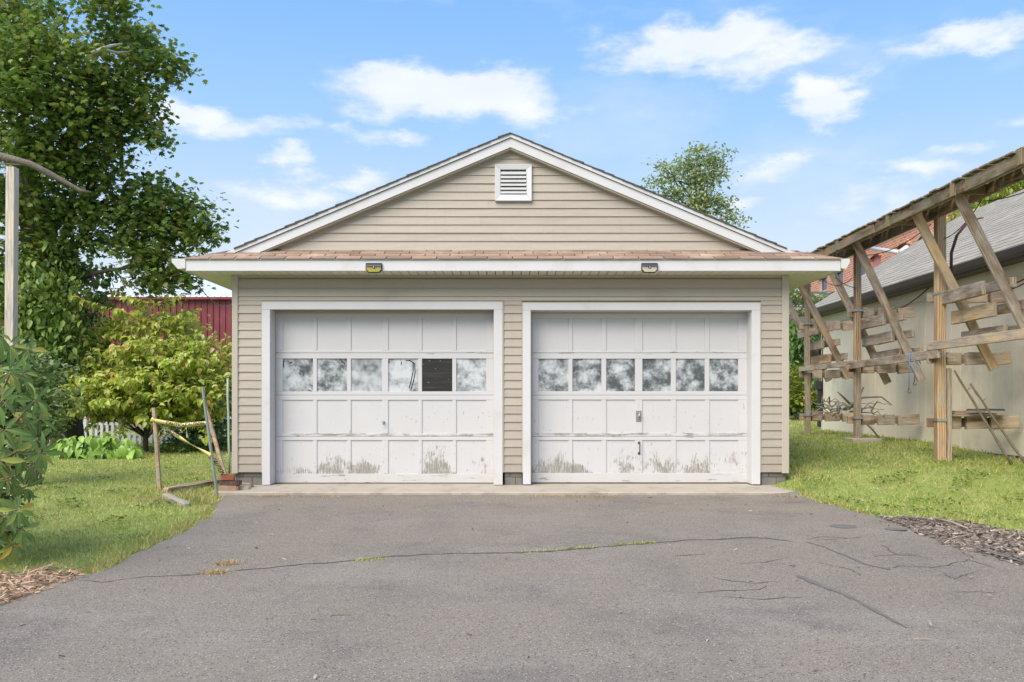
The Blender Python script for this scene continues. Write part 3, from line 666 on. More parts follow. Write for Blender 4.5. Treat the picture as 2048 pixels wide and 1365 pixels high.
MB().box(XE0+.021, XE1-.021, YE+.0205, D+.003, zs+.0125, zs+.02).build('soffit_backing', M['dark'], garage)
for a, b_ in ((XE0+.0205, xl-.0005), (xr+.0005, XE1-.0205)):
    y = D+.001
    while y < BACK: MB().box(a, b_, y+.002, y+.104, zs-.003, zs+.010).build('soffit_slat', M['soffit'], garage); y += .106
    MB().box(a, b_, D+.001, BACK+.2, zs+.0105, zs+.02).build('soffit_backing', M['dark'], garage)
def gutter(X, s, wd, y0):
    prof = [(0,0),(.0,-.115),(.55*wd,-.125),(.8*wd,-.08),(wd,-.045),(wd,0),(wd-.008,-.006),(wd-.01,-.045),(.78*wd,-.072),(.52*wd,-.113),(.008,-.105),(.008,0)]
    m = MB(); m.hexa([(X+s*a, y0, CAMZ+1.735+b_) for a, b_ in prof][::s], [(X+s*a, BACK+.3, CAMZ+1.735+b_) for a, b_ in prof][::s])
    o = m.build('gutter', M['white'], garage)
    MB().hexa([(X+s*a, y0-.004, CAMZ+1.734+b_) for a, b_ in prof[:6]][::s], [(X+s*a, y0-.0005, CAMZ+1.734+b_) for a, b_ in prof[:6]][::s]).build('end_cap', M['white'], o)
gutter(XE0-.003, -1, .165, YE-.005); gutter(XE1+.003, 1, .105, YE-.005)
# deck below the shingles and every shingle tab
def sk(t): return YE-.02+(.39)*t, zE-.008+(zW-zE)*t       # point down the slope, t = 0 at the eave
MB().hexa([(XE0-.01, YE, zE-.018), (XE1+.01, YE, zE-.018), (XE1-.55, D, zW-.018), (XE0+.55, D, zW-.018)], [(XE0-.01, YE, zE-.008), (XE1+.01, YE, zE-.008), (XE1-.55, D, zW-.008), (XE0+.55, D, zW-.008)]).build('roof_deck', M['felt'], garage)
for c in range(4):
    t0, t1 = c*.27, min(1.0, c*.27+.31); off = (c % 2)*.152+(.05 if c == 2 else 0)
    x = XE0-.02-off
    lim0, lim1 = XE0-.015+.52*t0, XE1+.015-.52*t0
    while x < lim1:
        a, b_ = max(x+.006, lim0), min(x+.299, lim1); x += .305
        if b_-a < .03: continue
        y0, z0 = sk(t0); y1, z1 = sk(t1); sag = random.uniform(0, .004); th = .011
        a1 = max(a, XE0+.5*t1); b1 = min(b_, XE1-.5*t1)
        if b1 <= a1: a1, b1 = (a+b_)/2-.002, (a+b_)/2+.002
        MB().hexa([(a, y0-.004, z0+.001-sag), (b_, y0-.004, z0+.001-random.uniform(0,.003)), (b1, y1, z1), (a1, y1, z1)], [(a, y0-.004, z0+.001+th), (b_, y0-.004, z0+.001+th), (b1, y1, z1+.0035), (a1, y1, z1+.0035)]).build('shingle', M['shingle'], garage)
# main roof
cxm = 0.0 + (1021-1024)/161.8; YR = 10.88; zA = CAMZ+3.331; SL = .419
def rz(x): return zA-SL*abs(x-cxm)
for s in (-1, 1):
    xe = (XE0 if s < 0 else XE1)
    xk = cxm+s*3.38; prof = [(cxm, zA-.02), (xk, rz(xk)-.02), (xe+s*.015, zE-.01), (xe+s*.015, zE-.03), (xk, rz(xk)-.07), (cxm, zA-.07)]
    MB().hexa([(a, YR+.03, b_) for a, b_ in prof][::-s], [(a, BACK+.3, b_) for a, b_ in prof][::-s]).build('roof_slope', M['felt'], garage)
    # courses, lapped
    m = MB(); n = 27; L = 3.38
    for i in range(n):
        x0 = cxm+s*(L*(i+1.25)/n); x1 = cxm+s*(L*i/n); e = random.choice((.002, .003, .010))
        yf = YR-.03-random.uniform(0, .012)
        z0, z1 = rz(x0), rz(x1)
        m.hexa([(x0,yf,z0-.012),(x1,yf,z1-.019),(x1,BACK+.3,z1-.019),(x0,BACK+.3,z0-.012)][::-s], [(x0,yf,z0+e),(x1,yf,z1-.004),(x1,BACK+.3,z1-.004),(x0,BACK+.3,z0+e)][::-s])
    o = m.build('roof_shingles', M['felt'], garage); o['kind'] = 'stuff'
    # flared foot, shingled brown
    for i in range(4):
        t0, t1 = i/4, (i+1.15)/4; t1 = min(t1, 1)
        def fp(t): return xe+s*.02+(xk-xe)*t, zE-.006+(rz(xk)-zE)*t
        (x0, z0), (x1, z1) = fp(t0), fp(t1); y = YE-.02+.39*t0+.0; q = 0
        while y < BACK:
            yb = y+.3
            MB().hexa([(x0,y+.003,z0+.002),(x1,y+.003+.09*(q == 0),z1),(x1,yb,z1),(x0,yb,z0+.002)][::-s], [(x0,y+.003,z0+.010),(x1,y+.003+.09*(q == 0),z1+.004),(x1,yb,z1+.004),(x0,yb,z0+.010)][::-s]).build('shingle', M['shingle'], garage)
            y += .305; q += 1
    # rake: drip edge, board, inner moulding as stacked strips following the slope
    X2 = cxm+s*3.56
    for nm, ta, tb, yf, mt in (('rake_drip_edge', -.010, -.058, YR-.022, 'white'), ('rake_shadow_strip', -.0585, -.064, YR+.004, 'felt'), ('rake_board', -.0645, -.176, YR, 'white'), ('rake_moulding', -.1765, -.196, YR+.02, 'corner')):
        m = MB(); P4 = [(cxm, zA+ta), (X2, rz(X2)+ta), (X2, rz(X2)+tb), (cxm, zA+tb)]
        m.hexa([(a, yf, b_) for a, b_ in P4][::s], [(a, D+.02 if nm == 'rake_moulding' else YR+.045, b_) for a, b_ in P4][::s]); m.build(nm, M[mt], garage)
    # rake soffit
    P4 = [(cxm, zA-.150), (X2, rz(X2)-.150), (X2, rz(X2)-.158), (cxm, zA-.158)]
    MB().hexa([(a, YR+.0455, b_) for a, b_ in P4][::s], [(a, D, b_) for a, b_ in P4][::s]).build('rake_soffit', M['soffit'], garage)
# gable wall and its boards
def gx(z): return (zA-.185-z)/SL                            # half width of the gable at height z
MB().hexa([(cxm-gx(zW-.1), D+.001, zW-.1), (cxm+gx(zW-.1), D+.001, zW-.1), (cxm, D+.001, zA-.185)], [(cxm-gx(zW-.1), D+.2, zW-.1), (cxm+gx(zW-.1), D+.2, zW-.1), (cxm, D+.2, zA-.185)]).build('gable_wall', core, garage)
MB().hexa([(xl+.02, BACK-.002, 2.6), (xr-.02, BACK-.002, 2.6), (cxm, BACK-.002, zA-.08)], [(xl+.02, BACK+.1, 2.6), (xr-.02, BACK+.1, 2.6), (cxm, BACK+.1, zA-.08)]).build('gable_wall', M['siding'], garage)
zk = WZ(499.5)+.0; k = 0; gh = 16.45/160
while zk < zA-.2:
    z1 = min(zk+gh, zA-.2); w0, w1 = gx(zk), max(gx(z1), .002)
    if w0 > .9:
        c = (.23, -.12, .38, -.4, .1, -.3, .2, -.1, 0)[k % 9]
        board(cxm-w0, c, zk, z1, cxm-w1, c); board(c+.0006, cxm+w0, zk, z1, c+.0006, cxm+w1)
    else: board(cxm-w0, cxm+w0, zk, z1, cxm-w1, cxm+w1)
    zk += gh; k += 1
MB().box(cxm-gx(zW)+.1, cxm+gx(zW)-.1, D-.03, D-.019, zW-.012, zW+.006).build('flashing', M['corner'], garage)
# gable vent
vent = link('gable_vent', None, garage); vx0, vx1, vz0, vz1 = WX(990), WX(1063.5), WZ(404), WZ(331)
yv = D-.055
m = MB(); a, b_, c_, d_ = vx0, vx1, vz0, vz1; w = .075
ia, ib, ic, id_ = a+w-.005, b_-w+.005, c_+.085, d_-w+.01
for q in (([(a,c_),(b_,c_),(ib,ic),(ia,ic)]), ([(b_,c_),(b_,d_),(ib,id_),(ib,ic)]), ([(b_,d_),(a,d_),(ia,id_),(ib,id_)]), ([(a,d_),(a,c_),(ia,ic),(ia,id_)])):
    m.hexa([(x, yv+(0 if i < 2 else .012), z) for i, (x, z) in enumerate(q)], [(x, D-.004, z) for x, z in q])
m.build('vent_frame', M['white'], vent, .004)
MB().box(ia, ib, D-.012, D-.008, ic, id_).build('vent_screen', M['dark'], vent)
for i in range(6):
    zc = ic+.012+(id_-ic-.02)*(i)/6; h = (id_-ic)/6*.74
    MB().hexa([(ia+.001, yv+.006, zc), (ib-.001, yv+.006, zc), (ib-.001, yv+.010, zc-.004), (ia+.001, yv+.010, zc-.004)], [(ia+.001, yv+.036, zc+h), (ib-.001, yv+.036, zc+h), (ib-.001, yv+.040, zc+h-.004), (ia+.001, yv+.040, zc+h-.004)]).build('louver', M['white'], vent)
    MB().box(ia+.001, ib-.001, yv+.001, yv+.0055, zc-.006, zc+.02).build('louver', M['white'], vent)

# solar lights clipped to the fascia
def solar(px, lens, label, cat='light'):
    c = Vector(((px-1024)/165.8, YE-.005, CAMZ+(HZ-536)/165.8)); t = thing('solar_wall_light', c, label, cat, 'solar lights on the garage fascia')
    def pr(pts, y0, y1, nm, mt, bev=.002):
        MB().hexa([(c.x+a, y0, c.z+b_) for a, b_ in pts], [(c.x+a, y1, c.z+b_) for a, b_ in pts]).build(nm, mt, t, bev)
    out = [(-.098,.055),(-.100,-.028),(-.066,-.062),(.066,-.062),(.100,-.028),(.098,.055)][::-1]
    pr([(a, b_) for a, b_ in out][::-1], YE-.028, YE-.001, 'housing', plain('black_plastic', (.015,.015,.017), None, 8, .35), .004)
    pr([(-.088,.018),(-.088,-.024),(-.060,-.052),(.060,-.052),(.088,-.024),(.088,.018)], YE-.034, YE-.0285, 'lens', lens)
    m = MB(); m.hexa([(c.x-.09, YE-.05, c.z+.014), (c.x+.09, YE-.05, c.z+.014), (c.x+.09, YE-.001, c.z+.022), (c.x-.09, YE-.001, c.z+.022)], [(c.x-.09, YE-.05, c.z+.02), (c.x+.09, YE-.05, c.z+.02), (c.x+.09, YE-.002, c.z+.060), (c.x-.09, YE-.002, c.z+.060)])
    m.build('solar_panel', plain('solar_cell', (.10,.115,.14), (.05,.055,.075), 18, .18), t, .002)
    MB().tube([(c.x, YE-.034, c.z+.004), (c.x, YE-.044, c.z+.003)], [.019, .013], 12).build('sensor', plain('sensor_dome', (.02,.02,.02), None, 8, .3), t)
    MB().tube([(c.x, YE-.044, c.z+.003), (c.x, YE-.050, c.z+.003)], [.009, .006], 10).build('sensor_eye', M['white'], t)
solar(748, plain('amber_lens', (.40,.35,.07), (.30,.26,.05), 20, .25), 'small black solar light with a yellow lens above the door with the black pane')
solar(1299, plain('cream_lens', (.50,.46,.33), (.42,.38,.28), 20, .25), 'small black solar light with a cream lens above the door with the lock plate')

# ------------------------------------------------------------------ timber rack beside the shed
XO, XI, XP = 5.55, 6.0, 6.08
rack = thing('timber_rack', (XP, 12.5, .2), 'weathered timber rack with slatted top, slanted braces and arms beside the cream shed', 'wooden rack')
def HH(h): return CAMZ+h
POST = [(12.5, .225, .125, 'timber_gold'), (15.5, .36, .105, 'timber_brown'), (18.1, .37, .10, 'timber_brown'), (9.3, .15, .15, 'timber_gold')]
for y, zb, w, mt in POST:
    beam('post', (XP, y, zb-.3), (XP, y, HH(2.80)), w, w, M[mt], rack, (0,1,0), .008, .006)
beam('post', (XP+.10, 12.47, .0), (XP+.095, 12.47, HH(.48)), .06, .12, M['timber_grey'], rack, (0,1,0), .006, .004)
for X, w in ((XO, .045), (XI-.05, .045)):
    ends = [8.0, 10.75, 13.4, 16.0, 19.3]
    for a, b_ in zip(ends[:-1], ends[1:]):
        o = random.uniform(-.02, .02); h0 = .145
        beam('roof_beam', (X+o, a+.01, HH(2.655)), (X+o+random.uniform(-.01,.01), b_-.01, HH(2.655+random.uniform(-.015,.015))), w, h0, M['timber_moss'], rack, (0,0,1), .005, .006)
beam('roof_beam', (XO+.2, 9.2, HH(2.70)), (XO+.2, 12.1, HH(2.70)), .04, .09, M['timber_grey'], rack)
beam('roof_beam', (XO+.22, 12.7, HH(2.69)), (XO+.2, 15.6, HH(2.70)), .04, .09, M['timber_grey'], rack)
y = 8.05
while y < 19.2:   # decking slats across the top
    w = random.uniform(.13, .19); e0, e1 = XO-random.uniform(.045, .075), XI+.12+random.uniform(0, .08)
    beam('slat', (e0, y+w/2, HH(2.745+random.uniform(-.002,.018))), (e1, y+w/2, HH(2.742+random.uniform(-.002,.006))), w, .024, M['timber_moss'], rack, (0,0,1), .003); y += w+random.uniform(.015, .05)
for yb in (9.55, 11.0, 12.9, 14.9, 16.4):   # short blocking pieces between beams
    beam('blocking', (XO+.03, yb, HH(2.66)), (XI-.08, yb, HH(2.66)), .045, .13, M['timber_moss'], rack)
    beam('blocking', (XO-.03, yb, HH(2.57)), (XO-.03, yb, HH(2.74)), .05, .11, M['timber_moss'], rack, (0,1,0))
# slanted braces
def brace(y, top=2.62, low=.42, xb=6.70, mt='timber_grey', w=.13, x0=5.62):
    beam('brace', (x0, y, HH(top)), (xb, y, HH(low)), .05, w, M[mt], rack, (1,0,.5), .006, .005)
brace(11.06, 2.58, .40, 6.72); brace(12.25, 2.64, .46, 6.71, 'timber_gold'); brace(14.4, 2.64, .36, 6.70); brace(15.75, 2.55, .34, 6.73)
brace(17.5, 2.55, .47, 6.70, 'timber_brown'); brace(18.65, 2.55, .45, 6.72); brace(9.6, 2.58, .4, 6.7)
# short boards nailed across each pair of braces
def bx_(h): return 5.62+(2.62-h)/2.2*1.08
for yn, yf_, dh in ((11.35, 12.45, 0), (14.55, 15.75, -.11), (17.65, 18.75, -.03)):
    for h in (1.47, 1.19, .905):
        X = bx_(h+dh)
        beam('cross_board', (X-.085, yf_, HH(h+dh)), (X-.085, yn+random.uniform(-.03,.03), HH(h+dh+.01)),   .06, .182, M[random.choice(('timber_grey','timber_gold','timber_grey'))], rack, (0,0,1), .008, .006)
        beam('cross_board', (X+.085, yf_-.3, HH(h+dh+.03)), (X+.085, yn-.38, HH(h+dh+.03)), .055, .13, M['timber_grey'], rack, (0,0,1), .006, .003)
# rails joining the posts
beam('rail', (XP-.10, 18.3, HH(.685)), (XP-.10, 15.3, HH(.685)), .04, .10, M['timber_grey'], rack, (0,0,1), .006, .004)
beam('rail', (XP-.11, 15.65, HH(.645)), (XP-.11, 12.3, HH(.68)), .045, .125, M['timber_grey'], rack, (0,0,1), .006, .004)
beam('rail', (XP-.115, 12.62, HH(.80)), (XP-.115, 9.0, HH(.80)), .045, .125, M['timber_grey'], rack, (0,0,1), .006, .004)
# arms reaching towards the wall, each with blocks nailed on, and a strap round the post
def arm(y, h, x1, mt='timber_grey', strap=True, up=False):
    beam('arm', (XP-.14, y+.095, HH(h)), (x1-.03, y+.095, HH(h)), .045, .13, M['timber_brown'], rack, (0,0,1), .006, .003)
    xs_ = [XP+.09, XP+.30, XP+.36, XP+.66, XP+.72, x1]
    for k in range(0, 6, 2): beam('arm_block', (xs_[k], y+.02-.015*(k == 2), HH(h-.005*k/2)), (xs_[k+1], y+.02-.015*(k == 2), HH(h+.003*k)), .075, .178, M[mt], rack, (0,0,1), .007, .003)
    if strap:
        w = .068; m = MB()
        m.box(XP-w-.004, XP-w, y-w, y+w, HH(h+.02), HH(h+.055)).box(XP-w-.004, XP+w+.004, y-w-.004, y-w, HH(h+.02), HH(h+.055)).box(XP+w, XP+w+.004, y-w, y+w, HH(h+.02), HH(h+.055))
        m.build('metal_strap', M['galv'], rack)
for i, (y, zb, w, mt) in enumerate(POST[:3]):
    for h in ((1.50, .60, -.275), (1.57, .565, -.29), (1.56, .575, -.28))[i]: pass
    for h in ((1.50, .62, -.29), (1.575, .60, -.31), (1.575, .58, -.30))[i]:
        arm(y, h, 7.08 if h > 0 else 7.2-.02*i)
MB().box(6.86, 6.9, 9.86, 9.9, 1.9, 2.0).build('bracket', M['galv'], rack)
# concrete pier, cables, bungee
a = at(1722, 886, 15.4)
tag(MB().box(XP-.16, XP+.36, 15.28, 15.72, .18, .40).build('concrete_pier', M['concrete'], None, .012), 'low grey concrete pad under the middle timber post', 'concrete block')
cb = thing('cable_bundle', (XP, 12.4, 2.5), 'dark red and black cables running down the near timber post', 'cables')
for i, (dx, mm) in enumerate(((.085, 'redwire'), (.1, 'wire'), (.115, 'redwire'))):
    MB().tube([(XP+dx+.45, 12.4, HH(2.6)), (XP+dx+.25, 12.38, HH(2.55)), (XP+dx+.08, 12.38, HH(2.35)), (XP+dx, 12.38, HH(2.1)), (XP+dx-.005, 12.38, HH(1.4))], .008, 5).build('cable', M[mm], cb, 0, True)
cb2 = thing('hanging_cable', (XP, 15.2, 3), 'thin dark wires looping under the slatted top of the rack', 'cables')
def sagwire(a, b_, sag, parent, mat, r=.007, n=10, name='wire'):
    a, b_ = Vector(a), Vector(b_); pts = [a.lerp(b_, i/n)-Vector((0,0,4*sag*(i/n)*(1-i/n))) for i in range(n+1)]
    return MB().tube(pts, r, 5).build(name, M[mat], parent, 0, True)
sagwire((XI+.0, 9.2, HH(2.56)), (XI, 11.2, HH(2.56)), .10, cb2, 'wire'); sagwire((XI-.03, 11.2, HH(2.56)), (XP, 12.4, HH(2.3)), .08, cb2, 'wire')
sagwire((XI, 12.6, HH(2.55)), (XI, 15.3, HH(2.56)), .14, cb2, 'wire'); sagwire((XO+.1, 15.9, HH(2.5)), (XP-.05, 15.4, HH(2.0)), .10, cb2, 'redwire'); sagwire((XO-.1, 15.9, HH(2.4)), (XP-.05, 15.6, HH(2.2)), .2, cb2, 'wire')
cb3 = thing('shed_cable', (7.2, 13, 2.7), 'dark red cables slung from the shed eave behind the timber posts', 'cables')
sagwire((7.2, 11.4, HH(1.98)), (6.95, 12.6, HH(1.60)), .06, cb3, 'redwire', .012); sagwire((7.2, 11.5, HH(1.98)), (7.0, 12.6, HH(1.58)), .10, cb3, 'redwire', .010)
sagwire((7.2, 15.2, HH(1.98)), (6.8, 16.2, HH(1.60)), .08, cb3, 'redwire', .012)
blu_m = plain('blue_cord', (.04,.16,.42), (.08,.25,.5), 90, .6)
for k, (px, yt, yb, lab) in enumerate(((1820, 707, 776, 'longer blue bungee cord with black hook hanging from the timber rail'), (1829, 720, 760, 'shorter blue bungee cord with black hook hanging from the timber rail'))):
    Zb = (XP-.14)*F/(px-1024); p0, p1 = at(px, yt, Zb), at(px-(2 if k == 0 else 0), yb, Zb)
    t = thing('bungee_cord', p1, lab, 'bungee cord')
    MB().tube([p0+Vector((.09,.0,-.06)), p0+Vector((.05,0,.03)), p0, p0.lerp(p1, .5)+Vector((-.008,0,0)), p1], .007, 6).build('cord', blu_m, t, 0, True)
    MB().tube([p1, p1+Vector((0,0,-.03)), p1+Vector((-.02,0,-.06)), p1+Vector((.0,0,-.085)), p1+Vector((.03,0,-.07)), p1+Vector((.03,0,-.045))], [.010,.008,.006,.006,.006,.005], 6).build('hook', M['wire'], t, 0, True)
# bamboo poles leaning by the shed
bam = plain('dry_cane', (.24,.185,.12), (.12,.09,.06), 12, .7, .3, 60)
for (a, b_, lab) in (((1908,741),(2023,929),'longer dry brown stick leaning by the near timber post'), ((1940,768),(2052,930),'shorter dry brown stick leaning nearest the right edge')):
    g0 = ground(b_[0], b_[1]); p0 = at(a[0], a[1], g0.y+.35); pts = [p0.lerp(g0, i/9)+Vector((random.uniform(-.006,.006),0,random.uniform(-.004,.004))) for i in range(10)]
    m = MB(); m.tube(pts, [.012+.006*i/9+(.004 if i % 2 else 0) for i in range(10)], 7)
    for i in (2, 6): q = pts[i]; m.tube([q, q+Vector((.05,0,.045))], [.006,.003], 5)
    tag(m.build('leaning_stick', bam, None, 0, True), lab, 'stick')
# pile of driftwood on the lower arms
dw = thing('branch_pile', (6.4, 17.2, .85), 'tangle of bare grey branches lying on the lowest rack arms', 'branches')
for k in range(24):
    x, y, z = random.uniform(6.1, 6.6), random.uniform(15.9, 17.9), HH(-.23)+random.uniform(0, .2); a = random.uniform(0, 6.28); pts = [Vector((x, y, z))]
    for i in range(6): a += random.gauss(0, .5); pts.append(pts[-1]+Vector((math.cos(a)*.085, math.sin(a)*.13, random.gauss(.012, .05))))
    r0 = random.uniform(.010, .026); MB().tube(pts, [r0*(1-.12*i) for i in range(7)], 6).build('branch', M['drift'], dw, 0, True)
for pts in ([(6.2,16.2,.9),(6.3,16.0,1.1),(6.35,15.9,1.3)], [(6.25,16.6,.9),(6.5,16.3,1.12),(6.8,16.2,1.13),(6.95,16.1,.98)], [(6.35,16.2,.8),(6.5,15.9,.55),(6.6,15.8,.38)], [(6.5,16.8,.95),(6.2,16.4,1.1),(6.0,16.2,1.22)]):
    MB().tube(pts, [.024,.02,.014,.009][:len(pts)], 6).build('branch', M['drift'], dw, 0, True)
# boards and a dark mat on the near low arm
bp = thing('board_stack', (6.6, 12.4, .83), 'few thin boards stacked on the lowest near rack arm', 'boards')
for k in range(3): beam('board', (6.22+.03*k, 12.5+.05*k, HH(-.19+.028*k)), (6.95-.1*k, 12.45+.1*k, HH(-.19+.028*k)), .3-.05*k, .022, M['timber_brown'], bp)
m = MB(); n = 20; c = Vector((6.62, 12.3, HH(-.105)))
m.hexa([(c.x+.27*math.cos(2*math.pi*i/n), c.y+.14*math.sin(2*math.pi*i/n), c.z-.012) for i in range(n)], [(c.x+.25*math.cos(2*math.pi*i/n), c.y+.12*math.sin(2*math.pi*i/n), c.z+.014) for i in range(n)])
tag(m.build('rubber_mat', plain('black_rubber', (.03,.032,.035), (.06,.06,.06), 10, .6), None, .003), 'round black rubber lid lying on boards on the low rack arm', 'lid')

# ------------------------------------------------------------------ cream shed
shed = thing('shed', (7.3, 14, .25), 'long cream shed with grey shingled roof and dark brown eave', 'shed')
cream = plain('cream_paint', (.88,.785,.63), (.83,.735,.585), 1.6, .65, .2, 90, (1,1,1), .03, dirt=(.55,.48,.38), dscale=1.1)
XW = 7.3; SY = 3.95; y = SY; YF = 20.75
while y < YF-.02:
    y1 = min(y+.305, YF); MB().box(XW, XW+.03, y+.003, y1-.003, .62, HH(1.795)).build('wall_panel', cream, shed, .003); y = y1
MB().box(XW+.012, XW+.2, SY, YF, .30, HH(2.1)).build('wall_backing', cream, shed)
yb = [SY, 6.5, 9.4, 11.84, 14.28, 16.7, 19.1, YF+.02]
for a, b_ in zip(yb[:-1], yb[1:]):
    MB().box(XW-.022, XW+.011, a+.002, b_-.002, .255, .617).build('skirt_board', cream, shed, .004)
    MB().box(XW-.02, XW+.011, a+.002, b_-.002, HH(1.80), HH(2.06)).build('frieze_board', cream, shed, .004)
MB().hexa([(XW, YF+.021, .26), (14.2, YF+.021, .26), (14.2, YF+.021, HH(2.1)), (10.75, YF+.021, HH(4.35)), (XW, YF+.021, HH(2.1))], [(XW, YF-.1, .26), (14.2, YF-.1, .26), (14.2, YF-.1, HH(2.1)), (10.75, YF-.1, HH(4.35)), (XW, YF-.1, HH(2.1))]).build('gable_wall', cream, shed)
for ya_, yb2 in ((SY-.001, SY+.1),):
    MB().hexa([(XW+.2, ya_, .26), (14.2, ya_, .26), (14.2, ya_, HH(2.1)), (10.75, ya_, HH(4.35)), (XW+.2, ya_, HH(2.1))], [(XW+.2, yb2, .26), (14.2, yb2, .26), (14.2, yb2, HH(2.1)), (10.75, yb2, HH(4.35)), (XW+.2, yb2, HH(2.1))]).build('gable_wall', cream, shed)
MB().box(14.0, 14.19, SY+.11, YF-.11, .26, HH(2.1)).build('rear_wall', cream, shed)
MB().box(XW+.06, 14.2, SY+.02, YF-.1, -.3, .28).build('footing', M['block'], shed)
# rubble footing stones
for k in range(56):
    y = 4.4+k*.29+random.uniform(-.05, .05); s = random.uniform(.07, .15); n = 7; x = XW+.01
    g = float(gz(x, y))
    b_ = [(x-.05+random.uniform(-.02,.02)+s*.5*math.cos(6.283*i/n), y+s*math.sin(6.283*i/n), g-.05) for i in range(n)]
    t_ = [(px*.7+(x-.02)*.3, py*.75+y*.25, min(.25, g+random.uniform(.04,.12))) for px, py, _ in b_]
    MB().hexa(b_, t_).build('footing_stone', M['block'], shed, .01)
brown = plain('dark_brown_fascia', (.045,.034,.031), (.08,.066,.062), 5, .5, .2, 60, (1,.3,1), dirt=(.13,.115,.11), dscale=1.0)
MB().box(7.04, 7.08, SY, YF+.3, HH(2.0), HH(2.15)).build('fascia_board', brown, shed, .004)
MB().hexa([(7.035, SY, HH(2.02)), (6.97, SY, HH(2.05)), (6.95, SY, HH(2.14)), (7.035, SY, HH(2.14))], [(7.035, YF+.28, HH(2.02)), (6.97, YF+.28, HH(2.05)), (6.95, YF+.28, HH(2.14)), (7.035, YF+.28, HH(2.14))]).build('gutter', brown, shed, .006)
MB().box(7.08, XW-.021, SY, YF+.3, HH(2.0), HH(2.015)).build('soffit', brown, shed)
xe_, ze_, xr_, zr_ = 6.98, HH(2.165), 10.75, HH(4.47); sl = (zr_-ze_)/(xr_-xe_)
MB().hexa([(xe_, SY-.3, ze_-.01), (xe_, YF+.32, ze_-.01), (xr_, YF+.32, zr_-.01), (xr_, SY-.3, zr_-.01)], [(xe_, SY-.3, ze_-.04), (xe_, YF+.32, ze_-.04), (xr_, YF+.32, zr_-.04), (xr_, SY-.3, zr_-.04)]).build('roof', brown, shed)
MB().hexa([(xr_, SY-.3, zr_-.01), (xr_, YF+.32, zr_-.01), (14.5, YF+.32, ze_-.01), (14.5, SY-.3, ze_-.01)], [(xr_, SY-.3, zr_-.04), (xr_, YF+.32, zr_-.04), (14.5, YF+.32, ze_-.04), (14.5, SY-.3, ze_-.04)]).build('roof', M['greyshingle'], shed)
n = 25; m = MB()
for i in range(n):     # lapped courses, broken into tabs of uneven thickness
    t0, t1 = i/n, (i+1.2)/n; y = SY-.3-.15*(i % 2)
    x0, x1 = xe_-.02+(xr_-xe_)*t0, xe_-.02+(xr_-xe_)*min(t1, 1.005); z0, z1 = ze_+(x0-xe_)*sl, ze_+(x1-xe_)*sl
    while y < YF+.3:
        y1 = min(y+.33, YF+.33); e = random.uniform(.016, .026)
        m.hexa([(x0,y+.002,z0), (x0,y1-.002,z0), (x1,y1-.002,z1-.004), (x1,y+.002,z1-.004)], [(x0,y+.002,z0+e), (x0,y1-.002,z0+e), (x1,y1-.002,z1+.003), (x1,y+.002,z1+.003)]); y = y1
o = m.build('roof_shingles', M['greyshingle'], shed); o['kind'] = 'stuff'
MB().box(XW-.09, XW-.02, YF-.05, YF+.05, .45, HH(.36)).box(XW-.16, XW-.02, YF-.09, YF+.06, HH(.30), HH(.5)).build('downspout', plain('black_pipe', (.03,.032,.035), None, 5, .5), shed, .008)

# ------------------------------------------------------------------ brick building far right
brickm, t, b = mnew('brick_wall'); N = NT(t)
bt = N.n('ShaderNodeTexBrick'); v = N.pos(); sp = N.n('ShaderNodeSeparateXYZ'); N.l(v, sp.inputs[0]); cb_ = N.n('ShaderNodeCombineXYZ')
N.l(N.m('ADD', sp.outputs[0], sp.outputs[1]), cb_.inputs[0]); N.l(sp.outputs[2], cb_.inputs[1]); N.l(cb_.outputs[0], bt.inputs['Vector'])
bt.inputs['Color1'].default_value = (.62,.20,.10,1); bt.inputs['Color2'].default_value = (.40,.11,.055,1); bt.inputs['Mortar'].default_value = (.52,.40,.32,1)
bt.inputs['Scale'].default_value = 1; bt.inputs['Brick Width'].default_value = .32; bt.inputs['Row Height'].default_value = .11; bt.inputs['Mortar Size'].default_value = .02
c = N.mix(N.m('MULTIPLY', N.ramp(N.noise(v, .8, 5, .6), .45, .75), .5), bt.outputs['Color'], (.58,.30,.19)); N.l(c, b.inputs['Base Color']); b.inputs['Roughness'].default_value = .9
br = thing('brick_building', (16, 40, .8), 'red brick building with arched windows beyond the grey shed roof', 'building')
XB = 16.0
yws = [(1646, 1.1), (1677, 1.15), (1720, 1.1), (1751, 1.1), (1806, 1.1), (1850, 1.1), (1890, 1.1)]
wy = [(XB*F/(px-1024), w) for px, w in yws]; zt_, zb_ = HH(6.35), HH(5.05)
ycur = [48.0]+sum([[yc+w/2, yc-w/2] for yc, w in sorted(wy, reverse=True)], [])+[20.0]
m = MB()
for k in range(0, len(ycur), 2): m.box(XB, XB+.4, ycur[k+1], ycur[k], zb_, zt_+.12)
m.box(XB, XB+.4, 20, 48, zt_+.1205, HH(7.02)); m.box(XB, XB+.4, 20, 48, .3, zb_-.0005); m.box(XB+.4, XB+12, 47.6, 48, .3, HH(7.0)); m.box(XB+.4, XB+12, 20, 20.4, .3, HH(7.0)); m.box(XB+12, XB+12.4, 20, 48, .3, HH(7.0))
m.build('wall', brickm, br)
MB().box(XB-.12, XB+.05, 20, 48.1, HH(7.021), HH(7.2)).build('cornice', brickm, br); MB().box(XB-.05, XB+12.5, 20, 48, HH(7.201), HH(7.28)).build('roof', M['felt'], br)
pinkb = plain('painted_board', (.52,.24,.19), (.44,.19,.16), 3, .7); sashm = plain('sash_paint', (.55,.55,.53), None, 4, .6); gl = plain('far_glass', (.03,.04,.05), (.07,.08,.09), 2, .12)
